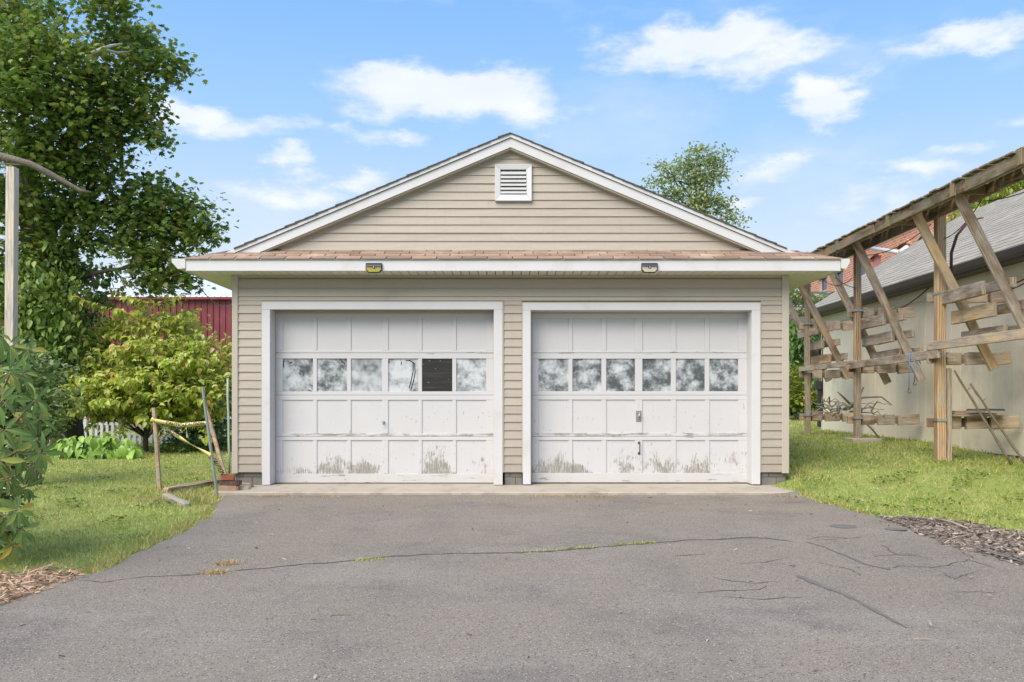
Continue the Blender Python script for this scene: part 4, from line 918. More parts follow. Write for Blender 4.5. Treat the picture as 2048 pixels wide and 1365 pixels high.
for k, (yc, w) in enumerate(wy):
    wi = link('window', None, br); board_ = k in (3, 4)
    MB().box(XB+.12, XB+.14, yc-w/2, yc+w/2, zb_, zt_+.12).build('pane', pinkb if board_ else gl, wi)
    if not board_:
        m = MB()
        for (ya, yb_, za, zb2) in ((yc-w/2, yc+w/2, zb_, zb_+.07), (yc-w/2, yc+w/2, zt_+.05, zt_+.12), (yc-w/2, yc-w/2+.07, zb_+.071, zt_+.049), (yc+w/2-.07, yc+w/2, zb_+.071, zt_+.049), (yc-w/2+.071, yc+w/2-.071, (zb_+zt_)/2, (zb_+zt_)/2+.06)): m.box(XB+.06, XB+.115, ya, yb_, za, zb2)
        m.build('sash', sashm, wi)
    MB().box(XB-.06, XB+.1, yc-w/2-.08, yc+w/2+.08, zb_-.14, zb_-.001).build('sill', sashm, wi)
    n = 8; arc = [(yc+(w/2+.12)*math.cos(math.pi*i/n), zt_+.02+.30*math.sin(math.pi*i/n)) for i in range(n+1)]
    inn = [(yc+(w/2-.02)*math.cos(math.pi*i/n), zt_+.0+.14*math.sin(math.pi*i/n)) for i in range(n+1)][::-1]
    for i in range(n):
        q = [arc[i], arc[i+1], inn[n-i-1], inn[n-i]]
        MB().hexa([(XB-.05, a, b2) for a, b2 in q], [(XB-.0005, a, b2) for a, b2 in q]).build('arch_brick', brickm, wi)
pp = MB(); a, b_ = at(1744, 497, 33), at(1810, 507, 29)
pp.tube([a, a.lerp(b_, .6), b_], [.07,.07,.09], 8).tube([b_+Vector((-.15,0,0)), b_+Vector((.05,0,.12)), b_+Vector((.25,0,.02))], [.12,.16,.1], 8).tube([b_, (b_.x, b_.y, .5)], .08, 8)
tag(pp.build('lamp_arm', M['white'], None, 0, True), 'white curved pole arm in front of the red brick wall', 'pole')
# low dark-roofed house seen through the gap
hs_ = thing('small_house', (12, 38, .8), 'small house with dark roof and pale eave seen between garage and shed', 'house')
MB().box(9.0, 15.2, 38.3, 43, .6, HH(3.85)).build('wall', plain('pale_wall', (.42,.41,.38), None, 3, .8), hs_)
MB().box(8.7, 15.5, 37.9, 38.0, HH(3.85), HH(4.15)).build('fascia_board', M['white'], hs_)
MB().hexa([(8.6,37.8,HH(4.16)),(15.6,37.8,HH(4.16)),(15.6,41,HH(5.1)),(8.6,41,HH(5.1))], [(8.6,37.8,HH(4.22)),(15.6,37.8,HH(4.22)),(15.6,41,HH(5.16)),(8.6,41,HH(5.16))]).build('roof', M['felt'], hs_)

# ------------------------------------------------------------------ red metal building far left
red = plain('red_metal', (.19,.022,.034), (.14,.018,.027), 2, .42, 0, 60, (1,1,.3), .12, dirt=(.26,.07,.075), dscale=1.5)
rb = thing('metal_building', (-20, 44, 0), 'maroon ribbed metal building with a white roof behind the trees', 'building')
x = -36.0; YB = 44.0; zt = HH(207/40)
while x < -8:
    MB().box(x+.01, x+.295, YB, YB+.05, -.3, zt).build('wall_panel', red, rb)
    MB().hexa([(x-.03,YB-.002,-.3),(x+.03,YB-.002,-.3),(x+.015,YB-.05,-.3),(x-.015,YB-.05,-.3)], [(x-.03,YB-.002,zt),(x+.03,YB-.002,zt),(x+.015,YB-.05,zt),(x-.015,YB-.05,zt)]).build('rib', red, rb); x += .305
MB().box(-36, -8, YB+.051, YB+12, -.3, zt-.05).build('wall_core', red, rb)
wroof = plain('white_metal_roof', (.90,.90,.89), (.86,.86,.85), .6, .6)
MB().hexa([(-36.3,YB-.25,zt),(-7.7,YB-.25,zt),(-7.7,YB+12,zt+2.9),(-36.3,YB+12,zt+2.9)], [(-36.3,YB-.25,zt+.08),(-7.7,YB-.25,zt+.08),(-7.7,YB+12,zt+2.98),(-36.3,YB+12,zt+2.98)]).build('roof', wroof, rb)
m = MB()
for k in range(94):
    x = -36.2+k*.305; m.hexa([(x,YB-.27,zt+.081),(x+.07,YB-.27,zt+.081),(x+.07,YB+12,zt+2.981),(x,YB+12,zt+2.981)], [(x+.01,YB-.27,zt+.14),(x+.06,YB-.27,zt+.14),(x+.06,YB+12,zt+3.04),(x+.01,YB+12,zt+3.04)])
o = m.build('roof_ribs', wroof, rb); o['kind'] = 'stuff'
MB().box(-36.3, -7.7, YB-.30, YB-.251, zt-.06, zt+.06).build('eave_trim', red, rb)
ws = sagwire(at(396, 570, 20), at(470, 602, 34), .35, None, 'wire', .012, 12, 'service_wire'); tag(ws, 'thin dark wire sagging from the garage eave to the maroon building', 'wire')
ws = sagwire(at(28, 576, 14), at(110, 560, 20), .1, None, 'galv', .008, 8, 'service_wire'); tag(ws, 'thin pale wire running from the tall pale post into the maple', 'wire')

# ------------------------------------------------------------------ picket fence far left
white_old = plain('fence_white', (.72,.73,.74), (.6,.61,.6), 4, .6, dirt=(.4,.4,.33), dscale=3)
YP = 20.0; SP = F/YP; fx0, fx1 = (60-1024)/SP, (470-1024)/SP
fence = thing('picket_fence', ((fx0+fx1)/2, YP, .1), 'low white picket fence behind the hostas and dogwood', 'fence')
pk = None; x = fx0; k = 0; zb = HH(-(888-805)/SP); ztp = HH(-(833-805)/SP)
while x < fx1:
    if pk is None:
        pk = MB().hexa([(x-.03,YP,zb),(x+.03,YP,zb),(x+.03,YP,ztp-.05),(x,YP,ztp),(x-.03,YP,ztp-.05)], [(x-.03,YP+.02,zb),(x+.03,YP+.02,zb),(x+.03,YP+.02,ztp-.05),(x,YP+.02,ztp),(x-.03,YP+.02,ztp-.05)]).build('picket', white_old, fence)
    else:
        o = pk.copy(); COL.objects.link(o); o.location.x = x-fx0; o.location.z = random.uniform(-.012,.012); o.rotation_euler.y = 0
    x += .125; k += 1
for z in (zb+.10, ztp-.17): MB().box(fx0-.1, fx1+.1, YP+.021, YP+.06, z-.035, z+.035).build('rail', white_old, fence)
for i in range(6): x = fx0+i*(fx1-fx0)/5; MB().box(x-.055, x+.055, YP+.061, YP+.16, zb-.2, ztp+.02).build('fence_post', white_old, fence)
xg = (356-1024)/SP; z1 = HH((HZ-756)/SP)
gp = thing('tall_white_post', (xg, YP-.3, -.17), 'tall white post with a pointed cap rising over the picket fence', 'post')
MB().box(xg-.075, xg+.075, YP-.4, YP-.25, -.25, z1-.18).build('shaft', white_old, gp, .004)
MB().hexa([(xg-.1,YP-.425,z1-.18),(xg+.1,YP-.425,z1-.18),(xg+.1,YP-.225,z1-.18),(xg-.1,YP-.225,z1-.18)], [(xg-.01,YP-.335,z1),(xg+.01,YP-.335,z1),(xg+.01,YP-.315,z1),(xg-.01,YP-.315,z1)]).build('cap', white_old, gp)
# far white rails and a strip of road beyond
fr = thing('rail_fence', ((455-1024)/50, 35, -.2), 'white two rail fence seen in the gap beside the garage corner', 'fence')
for z in (-.62, -.95): MB().box(-13, -10.5, 35, 35.06, HH(z)-.05, HH(z)+.06).build('rail', white_old, fr)
for x in (-12.8, -11.6, -10.7): MB().box(x-.06, x+.06, 35.061, 35.16, -.3, HH(-.5)).build('fence_post', white_old, fr)

# ------------------------------------------------------------------ stakes, tape, bricks, edging timbers
def pole(name, top, foot, w, mt, label, cat, round_=False, sides=6):
    t = MB(); pts = [Vector(foot).lerp(Vector(top), i/5)+Vector((random.uniform(-.004,.004),0,0)) for i in range(6)]
    t.tube(pts, [w*1.0, w*1.02, w, w*.98, w*.96, w*.9], sides); o = t.build(name, mt, None, 0, round_); return tag(o, label, cat)
g1 = ground(321, 978); s1top = at(308, 816, g1.y+.02)
pole('wooden_stake', s1top, (g1.x, g1.y, g1.z-.1), .030, M['stake'], 'upright brown wooden stake on the lawn holding the tape', 'stake', False, 7)
g2 = ground(437, 996); s2top = at(405, 774, g2.y+.05)
greenm = plain('green_metal_post', (.14,.21,.17), (.34,.36,.34), 7, .5, .2, 60, metal=.3)
pole('metal_stake', s2top, (g2.x, g2.y, g2.z-.1), .018, greenm, 'leaning green and grey metal stake by the apron corner', 'stake', False, 5)
s3f = at(452, 955, 11.1); s3top = at(411, 815, 11.3)
pole('wooden_stake', s3top, s3f, .026, M['stake'], 'leaning dark wooden stake behind the brick pile', 'stake', False, 7)
s4f = at(459, 948, 11.3); s4top = at(455, 757, 11.35)
pole('thin_pole', s4top, s4f, .016, plain('pale_green_pole', (.40,.45,.38), (.30,.36,.30), 6, .6), 'thin pale green pole standing against the garage corner', 'pole', True, 8)
ptop, pbot = at(25, 336, 9.0), at(19, 960, 9.0)
tag(beam('lumber_post', (pbot.x, 9, -.3), ptop, .09, .09, M['timber_pale'], None, (0,1,0), .004), 'tall pale square lumber post in front of the maple', 'post')

def strip(name, pts, w, twist, mat, parent, n=40, sag=0):
    pts = [Vector(p) for p in pts]; V = []; m = MB()
    segs = len(pts)-1
    for i in range(n+1):
        u = i/n*segs; k = min(int(u), segs-1); e = u-k; p = pts[k].lerp(pts[k+1], e)-Vector((0,0,4*sag*e*(1-e)))
        t = (pts[k+1]-pts[k]).normalized(); a = Vector((0,0,1)); s = (a-t*a.dot(t)).normalized(); q = t.cross(s)
        ang_ = twist(i/n); d_ = s*math.cos(ang_)+q*math.sin(ang_)
        V += [tuple(p+d_*w/2), tuple(p-d_*w/2)]
    m.v = V; m.f = [(2*i, 2*i+1, 2*i+3, 2*i+2) for i in range(n)]
    o = m.build(name, mat, parent, 0, True); so_ = o.modifiers.new('thick', 'SOLIDIFY'); so_.thickness = .0008; return o
A = at(309, 842, g1.y-.04); A2 = at(421, 846, 11.25); B1 = at(421, 911, g2.y+.0); B2 = at(448, 948, 10.62)
tp = thing('caution_tape', A, 'yellow caution tape tied between the stakes and hanging down to the bricks', 'tape')
strip('tape_strand', [A, A.lerp(A2, .48)+Vector((0,0,-.045)), A2], .052, lambda t: .25*math.sin(t*9), M['tape'], tp)
strip('tape_strand', [A, B1], .05, lambda t: .5+.45*math.sin(t*11), M['tape'], tp, sag=.015)
strip('tape_strand', [B1, B1.lerp(B2, .45)+Vector((.01,0,.03)), B2], .085, lambda t: 1.2*(1-t)**2-.2, M['tape'], tp)
strip('tape_knot', [A+Vector((-.03,-.035,.02)), A+Vector((.05,-.035,-.02))], .06, lambda t: t*1.5, M['tape'], tp, 8)
strip('tape_tail', [A.lerp(A2, .55)+Vector((0,0,-.05)), A.lerp(A2, .60)+Vector((0,-.02,-.2))], .03, lambda t: t*2, M['tape'], tp, 8)
inkm = plain('black_ink', (.012,.012,.012), None, 5, .5)
def lettering(txt, a, b_, h, off, parent, flip=False):
    cu = bpy.data.curves.new('lettering', 'FONT'); cu.body = txt; cu.size = h; cu.align_x = 'LEFT'; cu.align_y = 'CENTER'; cu.extrude = .0003; cu.offset = .0012
    cu.materials.append(inkm); o = bpy.data.objects.new('lettering', cu); COL.objects.link(o); o.parent = parent
    x = (Vector(b_)-Vector(a)).normalized(); z = Vector((0,-1,0)); z = (z-x*z.dot(x)).normalized(); y = z.cross(x)
    Mx = Matrix((x, y, z)).transposed().to_4x4(); Mx.translation = Vector(a)+z*off; me = bpy.data.meshes.new_from_object(o); bpy.data.objects.remove(o); o = link('lettering', me, parent); o.matrix_local = Matrix.Translation(-wloc(parent)) @ Mx; return o
md = A.lerp(A2, .48)+Vector((0,0,-.045))
lettering('CAUTION', A.lerp(md, .42), md, .055, .012, tp); lettering('CAUTION', md.lerp(A2, .12), A2, .052, .012, tp)
lettering('CAUTION  CAUTION  CAUTION', A.lerp(B1, .06), B1, .040, .022, tp)
q0 = B1.lerp(B2, .1)+Vector((.01,0,.02)); lettering('CAUTION', q0, B2, .085, .03, tp)

def brick_obj(name, px, py, Z, w, d_, h, rot, mt, label, cat, z0):
    c = at(px, py, Z); m = MB(); n = 3; import bmesh
    me = bpy.data.meshes.new(name); bm = bmesh.new(); bmesh.ops.create_cube(bm, size=1)
    bmesh.ops.bevel(bm, geom=bm.edges[:], offset=.07, segments=2, affect='EDGES', offset_type='OFFSET')
    for v in bm.verts: v.co = Vector((v.co.x*w, v.co.y*d_, (v.co.z+.5)*h))+Vector([random.gauss(0, .0022) for _ in range(3)])
    bm.to_mesh(me); bm.free(); me.materials.append(mt); o = link(name, me); o.location = (c.x, Z, z0); o.rotation_euler.z = R(rot)
    return tag(o, label, cat, 'bricks and stones at the apron corner')
bm1 = plain('red_brick', (.40,.13,.07), (.30,.09,.05), 20, .9, .6, 80); bm2 = plain('sooty_brick', (.13,.07,.055), (.07,.05,.045), 14, .9, .6, 80, dirt=(.25,.15,.11), dscale=14)
bm3 = plain('buff_brick', (.42,.27,.17), (.34,.20,.12), 16, .9, .7, 70, dirt=(.5,.42,.33), dscale=10); st1 = plain('pale_stone', (.42,.33,.24), (.30,.24,.18), 16, .9, .7, 70)
zq = -.036; Zq = 10.58
brick_obj('brick', 458, 974, Zq, .232, .11, .068, 4, bm3, 'chipped buff brick, lowest of the corner pile', 'brick', zq)
brick_obj('brick', 461, 965, Zq+.01, .24, .11, .062, -5, bm2, 'sooty dark brick in the middle of the corner pile', 'brick', zq+.069)
brick_obj('brick', 456, 955, Zq, .15, .105, .065, 8, bm1, 'clean red brick on top of the corner pile', 'brick', zq+.132)
brick_obj('stone', 489, 966, 10.83, .2, .1, .055, -6, st1, 'buff stone lying behind the pale chunk beside the brick pile', 'stone', -.018)
brick_obj('stone', 485, 974, 10.66, .16, .10, .045, 14, plain('pale_chunk', (.46,.42,.35), None, 16, .9, .8, 60), 'pale broken chunk of concrete right of the brick pile', 'stone', -.028)
a, b_ = ground(330, 988), ground(438, 968)
tag(beam('edging_timber', (a.x, a.y, a.z+.03), (b_.x, b_.y+.1, b_.z+.03), .09, .09, M['timber_grey'], None, (0,0,1), .02, .004), 'long weathered edging timber leading to the brick pile', 'timber')
a, b_ = ground(331, 996), ground(374, 1013)
tag(beam('edging_timber', (a.x, a.y, a.z+.02), (b_.x, b_.y, b_.z+.005), .085, .08, plain('grey_split_timber', (.36,.33,.29), (.26,.23,.19), 12, .9, .6, 60), None, (0,0,1), .02, .004), 'short pale timber half buried in grass near the driveway', 'timber')

# ------------------------------------------------------------------ vegetation
def limb(m, a, b_, r0, r1, n=7, wob=.12):
    a, b_ = Vector(a), Vector(b_); L = (b_-a).length; pts = []
    for i in range(n+1):
        p = a.lerp(b_, i/n); k = wob*L*math.sin(math.pi*i/n)/n*1.5
        pts.append(p+Vector((random.gauss(0, k), random.gauss(0, k), random.gauss(0, k*.6)+.06*L*math.sin(math.pi*i/n))))
    m.tube(pts, [r0+(r1-r0)*i/n for i in range(n+1)], 7); return pts
def blob(px, py, rpx, Z, w=1.0, fz=.8, rx=None): s = Z/F; return (tuple(at(px, py, Z)), (rx or rpx)*s, rpx*fz*s, w)

# maple
tr = thing('maple_tree', (-8.6, 17.5, -.1), 'big maple with dark drooping foliage filling the upper left', 'tree')
MB_ = [(40,30,60,16.5),(90,95,70,16),(20,120,70,15.5),(60,190,80,15.5),(160,150,80,16),(215,75,42,17),(265,70,38,17),(300,95,36,17),(325,130,34,16.5),(345,115,22,16.5),(270,130,50,16.5),(225,185,60,16.5),(290,185,40,16.5),(150,235,80,16),
       (230,240,55,16.5),(285,235,42,16.5),(305,270,26,16.5),(210,290,50,16.5),(60,290,80,16),(120,330,75,16.5),(190,340,50,16.5),(300,390,62,17),(355,410,52,17),(395,440,42,17),(405,470,32,17),(350,460,52,17),(280,440,60,17),(210,420,55,17),(120,420,70,17),
       (40,400,70,17),(310,510,50,17),(260,490,42,17),(345,540,44,17),(300,560,42,17),(370,560,26,17),(200,480,36,17.5),(50,500,60,17),(120,500,46,17),(200,5,45,16),(245,8,34,16),(95,15,30,16),(-40,200,90,16),(-60,380,90,17),(-50,60,90,16),
       (340,150,20,16.5),(318,292,16,16.5),(420,455,14,17),(400,500,16,17),(60,580,60,17.5),(150,560,40,17.5),(-40,540,70,17)]
leaves('crown', [blob(a, b_, c, d_) for a, b_, c, d_ in MB_], 31000, .112, M['maple'], tr, MAPLE_V, MAPLE_F, (-1.1, .25), .45, 5, seed=3, depth=1.3)
m = MB(); T0 = Vector((-8.8, 17.6, -.3)); top = at(40, 300, 17.2)
pts = limb(m, T0, top, .34, .2, 8, .05)
for (px, py, Z, r) in ((330,110,16.6,.05),(215,60,16.8,.05),(180,150,16.2,.07),(60,40,16.4,.08),(290,240,16.6,.05),(390,450,17,.04),(340,520,17,.04),(120,400,17,.06),(20,150,15.8,.06)):
    e = at(px, py, Z); k = random.choice((4, 5, 6, 7)); pp_ = limb(m, pts[k], e, r*1.6, .015, 8, .16)
    for j in range(5):
        a = pp_[random.randint(3, 7)]; limb(m, a, a+Vector((random.gauss(0,.6), random.gauss(0,.5), random.gauss(.1,.4))), .022, .006, 4, .2)
m.build('trunk', M['bark'], tr, 0, True)
a = [at(*p) for p in ((185,108,15.6),(205,98,15.6),(222,92,15.7),(245,88,15.9))]; MB().tube(a, [.05,.035,.028,.015], 7).tube([a[1], at(235,106,15.8), at(262,103,16)], [.03,.02,.01], 6).build('limb', plain('pale_bark', (.50,.47,.42), (.3,.27,.24), 9, .9, .5, 40), tr, 0, True)
# bare branch reaching in from the left
pts = [at(*p) for p in ((-90,300,9.6),(-30,305,9.6),(20,317,9.7),(60,329,9.75),(95,347,9.85),(130,366,9.95),(160,381,10),(182,386,10.05))]
m = MB(); pts = [p+Vector((0, 0, random.uniform(-.01,.01))) for p in pts]; m.tube(pts, [.050,.046,.044,.036,.036,.026,.022,.009], 9); m.tube([pts[1], at(-5,328,9.5), at(40,330,9.5)], [.02,.012,.006], 5)
bt_ = thing('bare_tree', (-7.6, 9.4, -.1), 'bare weathered branch of an old tree reaching in from the left above the pale post', 'tree branch')
m.build('branch', M['deadbark'], bt_, 0, True)
m = MB(); tk = limb(m, (-7.6, 9.4, -.3), (-7.3, 9.7, 5.6), .20, .09, 9, .05); limb(m, tk[5], pts[0], .09, .052, 6, .12)
limb(m, tk[6], (-8.9, 9.0, 5.4), .07, .02, 6, .2); limb(m, tk[8], (-6.6, 10.6, 6.8), .06, .015, 6, .2); limb(m, tk[7], (-7.9, 8.2, 6.4), .06, .015, 6, .2)
m.build('trunk', M['bark'], bt_, 0, True)
# vine covered trunk below the maple
vt = thing('vine_covered_snag', (-9.6, 18.5, .1), 'dense green vines draped over a snag under the maple', 'vine')
VB = [(120,590,46,15,1),(60,640,60,15.2,1),(150,640,40,15,1),(20,590,50,15.2,1),(100,690,60,15,1),(30,720,60,15,1),(170,700,40,14.8,1),(180,590,20,15,1),(190,545,18,15,.8),(225,560,16,15,.6),(140,540,36,15.2,1),(90,540,50,15.4,1),(210,600,16,15,.6),(200,640,22,15,.8)]
leaves('foliage', [blob(a, b_, c, d_, w) for a, b_, c, d_, w in [(q[0], q[1], q[2], q[3]*(1.22 if q[0] > 125 else 1.09), q[4]) for q in VB+[(70,560,40,15,1),(110,640,40,15,1),(90,760,40,15,1),(50,690,50,15,1)]]], 6500, .14, M['vine'], vt, LEAF_V, LEAF_F, (-1.4, -.2), .6, 6, seed=8)
MB().tube([(-9.6,18.6,-.1),(-9.5,18.5,1.5),(-9.4,18.4,3.4)], [.14,.12,.08], 9).build('trunk', M['bark'], vt, 0, True)

# dogwood: tiers of folded leaves along arching twigs
dg = thing('dogwood_tree', (-7.0, 17.0, .06), 'yellow green dogwood with curled leaves beside the garage', 'tree')
m = MB(); KZ = 1.25; g0 = Vector((at(292, 900, 13.6*KZ).x, 13.6*KZ, .06)); P = []; twigs = []
mains = []
for (px, py, Z) in ((330,590,13.4),(285,610,13.8),(235,625,13.3),(380,630,13.6),(420,680,13.2),(455,715,13.4),(440,760,13.8),(190,680,13.5),(140,730,13.1),(110,770,13.5),(150,800,13.0),(220,760,12.8),(300,700,12.9),(360,720,12.8),(260,680,13.9),(400,790,13.1),(330,780,12.7),(250,805,12.7),(340,650,13.9),(200,720,14.1),(460,690,13.8),(120,805,13.3),(385,830,13.0),(290,745,12.6),(180,815,13.1),(310,640,13.2),(410,720,12.9),(170,770,12.8),(240,700,12.9),(410,850,13.2),(445,830,13.5),(390,690,13.4),(320,735,13.3),(440,790,13.0),(150,765,13.6),(225,690,13.6),(90,800,13.4)):
    e = at(px, py, Z*KZ); st = g0+Vector((random.uniform(-.05,.05), 0, random.uniform(.25, .8))); pp_ = limb(m, st, e, .022, .006, 9, .10); mains.append(pp_)
    for k in range(9):
        a = pp_[random.randint(3, 9)]; ang_ = random.uniform(0, 6.28); l = random.uniform(.30, .80)
        b2 = a+Vector((math.cos(ang_)*l, math.sin(ang_)*l, random.gauss(.05, .17))); limb(m, a, b2, .007, .003, 4, .12); twigs.append((a, b2))
    twigs.append((pp_[6], pp_[9]))
limb(m, g0, g0+Vector((0,0,.9)), .055, .03, 5, .03)
m.build('trunk', M['bark'], dg, 0, True)
P = []; Yw = []
for a, b2 in twigs:
    nlf = int((b2-a).length/.026)+6
    for i in range(nlf):
        t = i/nlf; p = a.lerp(b2, .15+.85*t)+Vector((random.gauss(0,.035), random.gauss(0,.035), random.gauss(0,.02))); P.append(p); d2 = b2-a; Yw.append(math.atan2(d2.y, d2.x)+random.gauss(0, 1.1))
P = np.array(P); n = len(P); g = np.random.default_rng(4)
scatter('crown', CURL_V, LEAF_F, P, frames(n, np.array(Yw), g.uniform(-1.1, .35, n), g.normal(size=n)*.35), g.uniform(.10, .165, n), M['dogwood'], dg)

DB = [(330,640,40,17.4),(285,650,40,17.4),(235,660,44,17.2),(380,670,46,17),(425,700,40,16.6),(300,720,60,16.4),(200,730,56,16.8),(150,770,50,16.4),(240,775,52,16.0),(330,780,52,16.0),(400,760,50,16.2),(440,780,36,16.6),(120,790,28,16.4),(390,820,30,16.4)]
leaves('foliage', [blob(a, b_, c, d_) for a, b_, c, d_ in DB], 2300, .13, M['dogwood'], dg, CURL_V, LEAF_F, (-.9, .5), .3, 7, seed=71)
# shrubs
def bush(name, blobs, n, size, mat, label, cat='shrub', pitch=(-.8,.6), seed=1, tv=LEAF_V, stems=6, shell=.5, clump=4, group=None):
    c0 = blobs[0][0]; base = (c0[0], c0[1], float(gz(c0[0], c0[1]))); t = thing(name, base, label, cat, group)
    leaves('foliage', blobs, n, size, mat, t, tv, LEAF_F, pitch, shell, clump, seed=seed)
    m = MB()
    for i in range(stems):
        b = random.choice(blobs); limb(m, (base[0]+random.uniform(-.15,.15), base[1], base[2]-.05), Vector(b[0])+Vector((random.gauss(0,.1),0,0)), .018, .006, 5, .1)
    m.build('stems', M['bark'], t, 0, True); return t
bush('pale_shrub', [blob(a, b_, c, d_) for a, b_, c, d_ in ((60,770,50,11.6),(30,740,42,11.4),(90,730,34,11.8),(110,800,36,11.6),(20,820,55,11.6),(70,840,50,11.6),(20,700,26,11.6))], 2600, .085, M['paleshrub'], 'pale green leafy shrub between the rhododendron and the dogwood', seed=12)
bush('dark_shrub', [blob(a, b_, c, d_) for a, b_, c, d_ in ((75,850,36,16),(45,865,44,16),(95,835,30,16.5),(70,820,36,16.5),(30,880,34,15.5)) ], 2300, .10, M['shrub'], 'dark leafy shrub just left of the hostas', seed=13)
bush('dark_shrub', [blob(a, b_, c, d_) for a, b_, c, d_ in ((385,855,28,18.5),(420,850,26,18.5),(400,820,30,18.5),(355,878,16,18),(440,820,22,18.5),(435,862,14,18))], 2600, .10, M['vine'], 'green leafy shrub filling the gap behind the stakes', seed=14)
bush('dark_shrub', [blob(a, b_, c, d_) for a, b_, c, d_ in ((180,790,60,22),(250,790,60,22),(320,785,60,22),(390,780,60,22),(440,790,44,22),(120,780,60,22),(60,780,60,22))], 3600, .16, M['shrub'], 'wide dark shrub row between the dogwood and the picket fence', seed=15, stems=14)
bush('dark_hedge', [blob(a, b_, c, d_) for a, b_, c, d_ in ((-20,760,90,32),(80,750,80,32),(180,760,80,32),(280,760,80,32),(380,770,70,32),(450,790,50,32))], 5200, .26, M['shrub'], 'dark hedge in front of the maroon building', seed=16, stems=10)
bush('low_weeds', [blob(a, b_, c, d_, 1, .5) for a, b_, c, d_ in ((350,892,14,17.0),(380,888,18,17.2),(420,884,20,17.4),(450,882,16,17.4),(325,898,10,16.6),(360,896,12,16.6))], 1500, .07, M['vine'], 'low weedy plants at the lawn edge behind the wooden stake', 'weeds', seed=17)

# hostas: each leaf its own piece
def leaf_mesh(name, L, w, curl, mat, heart=False, cup=.1):
    n = 6; m = MB(); prof = [(.0,.05),(.12,.55 if heart else .28),(.3,.95 if heart else .72),(.55,.95),(.8,.6),(.93,.28),(1,.0)]
    for t, q in prof:
        y = L*t; z = -curl*L*t*t
        for s in (-1, 0, 1): m.v.append((s*q*w/2, y*math.cos(curl*t*.6), z+abs(s)*q*w*cup))
    for i in range(len(prof)-1):
        for s in (0, 1): a = i*3+s; m.f.append((a, a+1, a+4, a+3))
    me = bpy.data.meshes.new(name); me.from_pydata(m.v, [], m.f); me.materials.append(mat); me.shade_smooth(); return me
hm = [leaf_mesh('hosta_leaf', 1, .72, c, None, True) if False else None for c in ()]
hostam, t, b = mnew('hosta_leaf_surface'); N = NT(t); c = N.mix(N.rnd(), (.15,.28,.04), (.30,.46,.08))
N.l(N.mix(N.m('MULTIPLY', N.ramp(N.noise(N.map(N.obj(), (90,1,1)), 1, 1, .3), .4, .6), .25), c, (.10,.22,.02)), b.inputs['Base Color']); b.inputs['Roughness'].default_value = .4
hmesh = [leaf_mesh('hosta_leaf', .165, .10, cu, hostam, True) for cu in (.5, .8, .65)]
for ci, (pxs, nn, lab) in enumerate((((130,165), 105, 'leftmost of the three bright green hosta clumps at the lawn edge'), ((175,215), 120, 'middle one of the three bright green hosta clumps, below the white pickets'), ((222,252), 75, 'rightmost of the three hosta clumps, beside the dogwood trunk'))):
    gcen = ground(sum(pxs)/2, 914); ho = thing('hosta_plant', gcen, lab, 'plant', 'hosta clumps at the lawn edge')
    for k in range(nn):
        px = random.uniform(pxs[0]-26, pxs[1]+26); gy = gcen.y+random.uniform(-.35, .4); e = abs(px-sum(pxs)/2)/(22+(pxs[1]-pxs[0])/2)
        x = (px-1024)/F*gy; z = gcen.z+.08+random.uniform(.0, .34)*(1-e*e*.8)
        o = link('leaf', random.choice(hmesh), ho); o.location = (x-gcen.x, gy-gcen.y, z-gcen.z)
        aw = math.atan2(-1, (x-gcen.x)*2.2)+random.gauss(0, .7)
        o.rotation_euler = (random.uniform(-1.0, .15), random.gauss(0, .4), aw-math.pi/2); s = random.uniform(.8, 1.35); o.scale = (s, s, s)
    m = MB()
    for k in range(16): x = random.uniform(-.3,.3); m.tube([(gcen.x+x*.4, gcen.y, gcen.z-.02), (gcen.x+x, gcen.y+random.uniform(-.1,.2), gcen.z+.2)], .006, 4)
    m.build('stems', M['vine'], ho)

rhback = foliage('rhododendron_inner_leaf', [(.055,.11,.025),(.09,.16,.035),(.14,.22,.045),(.24,.28,.06)], .6, .2, spec=.25)
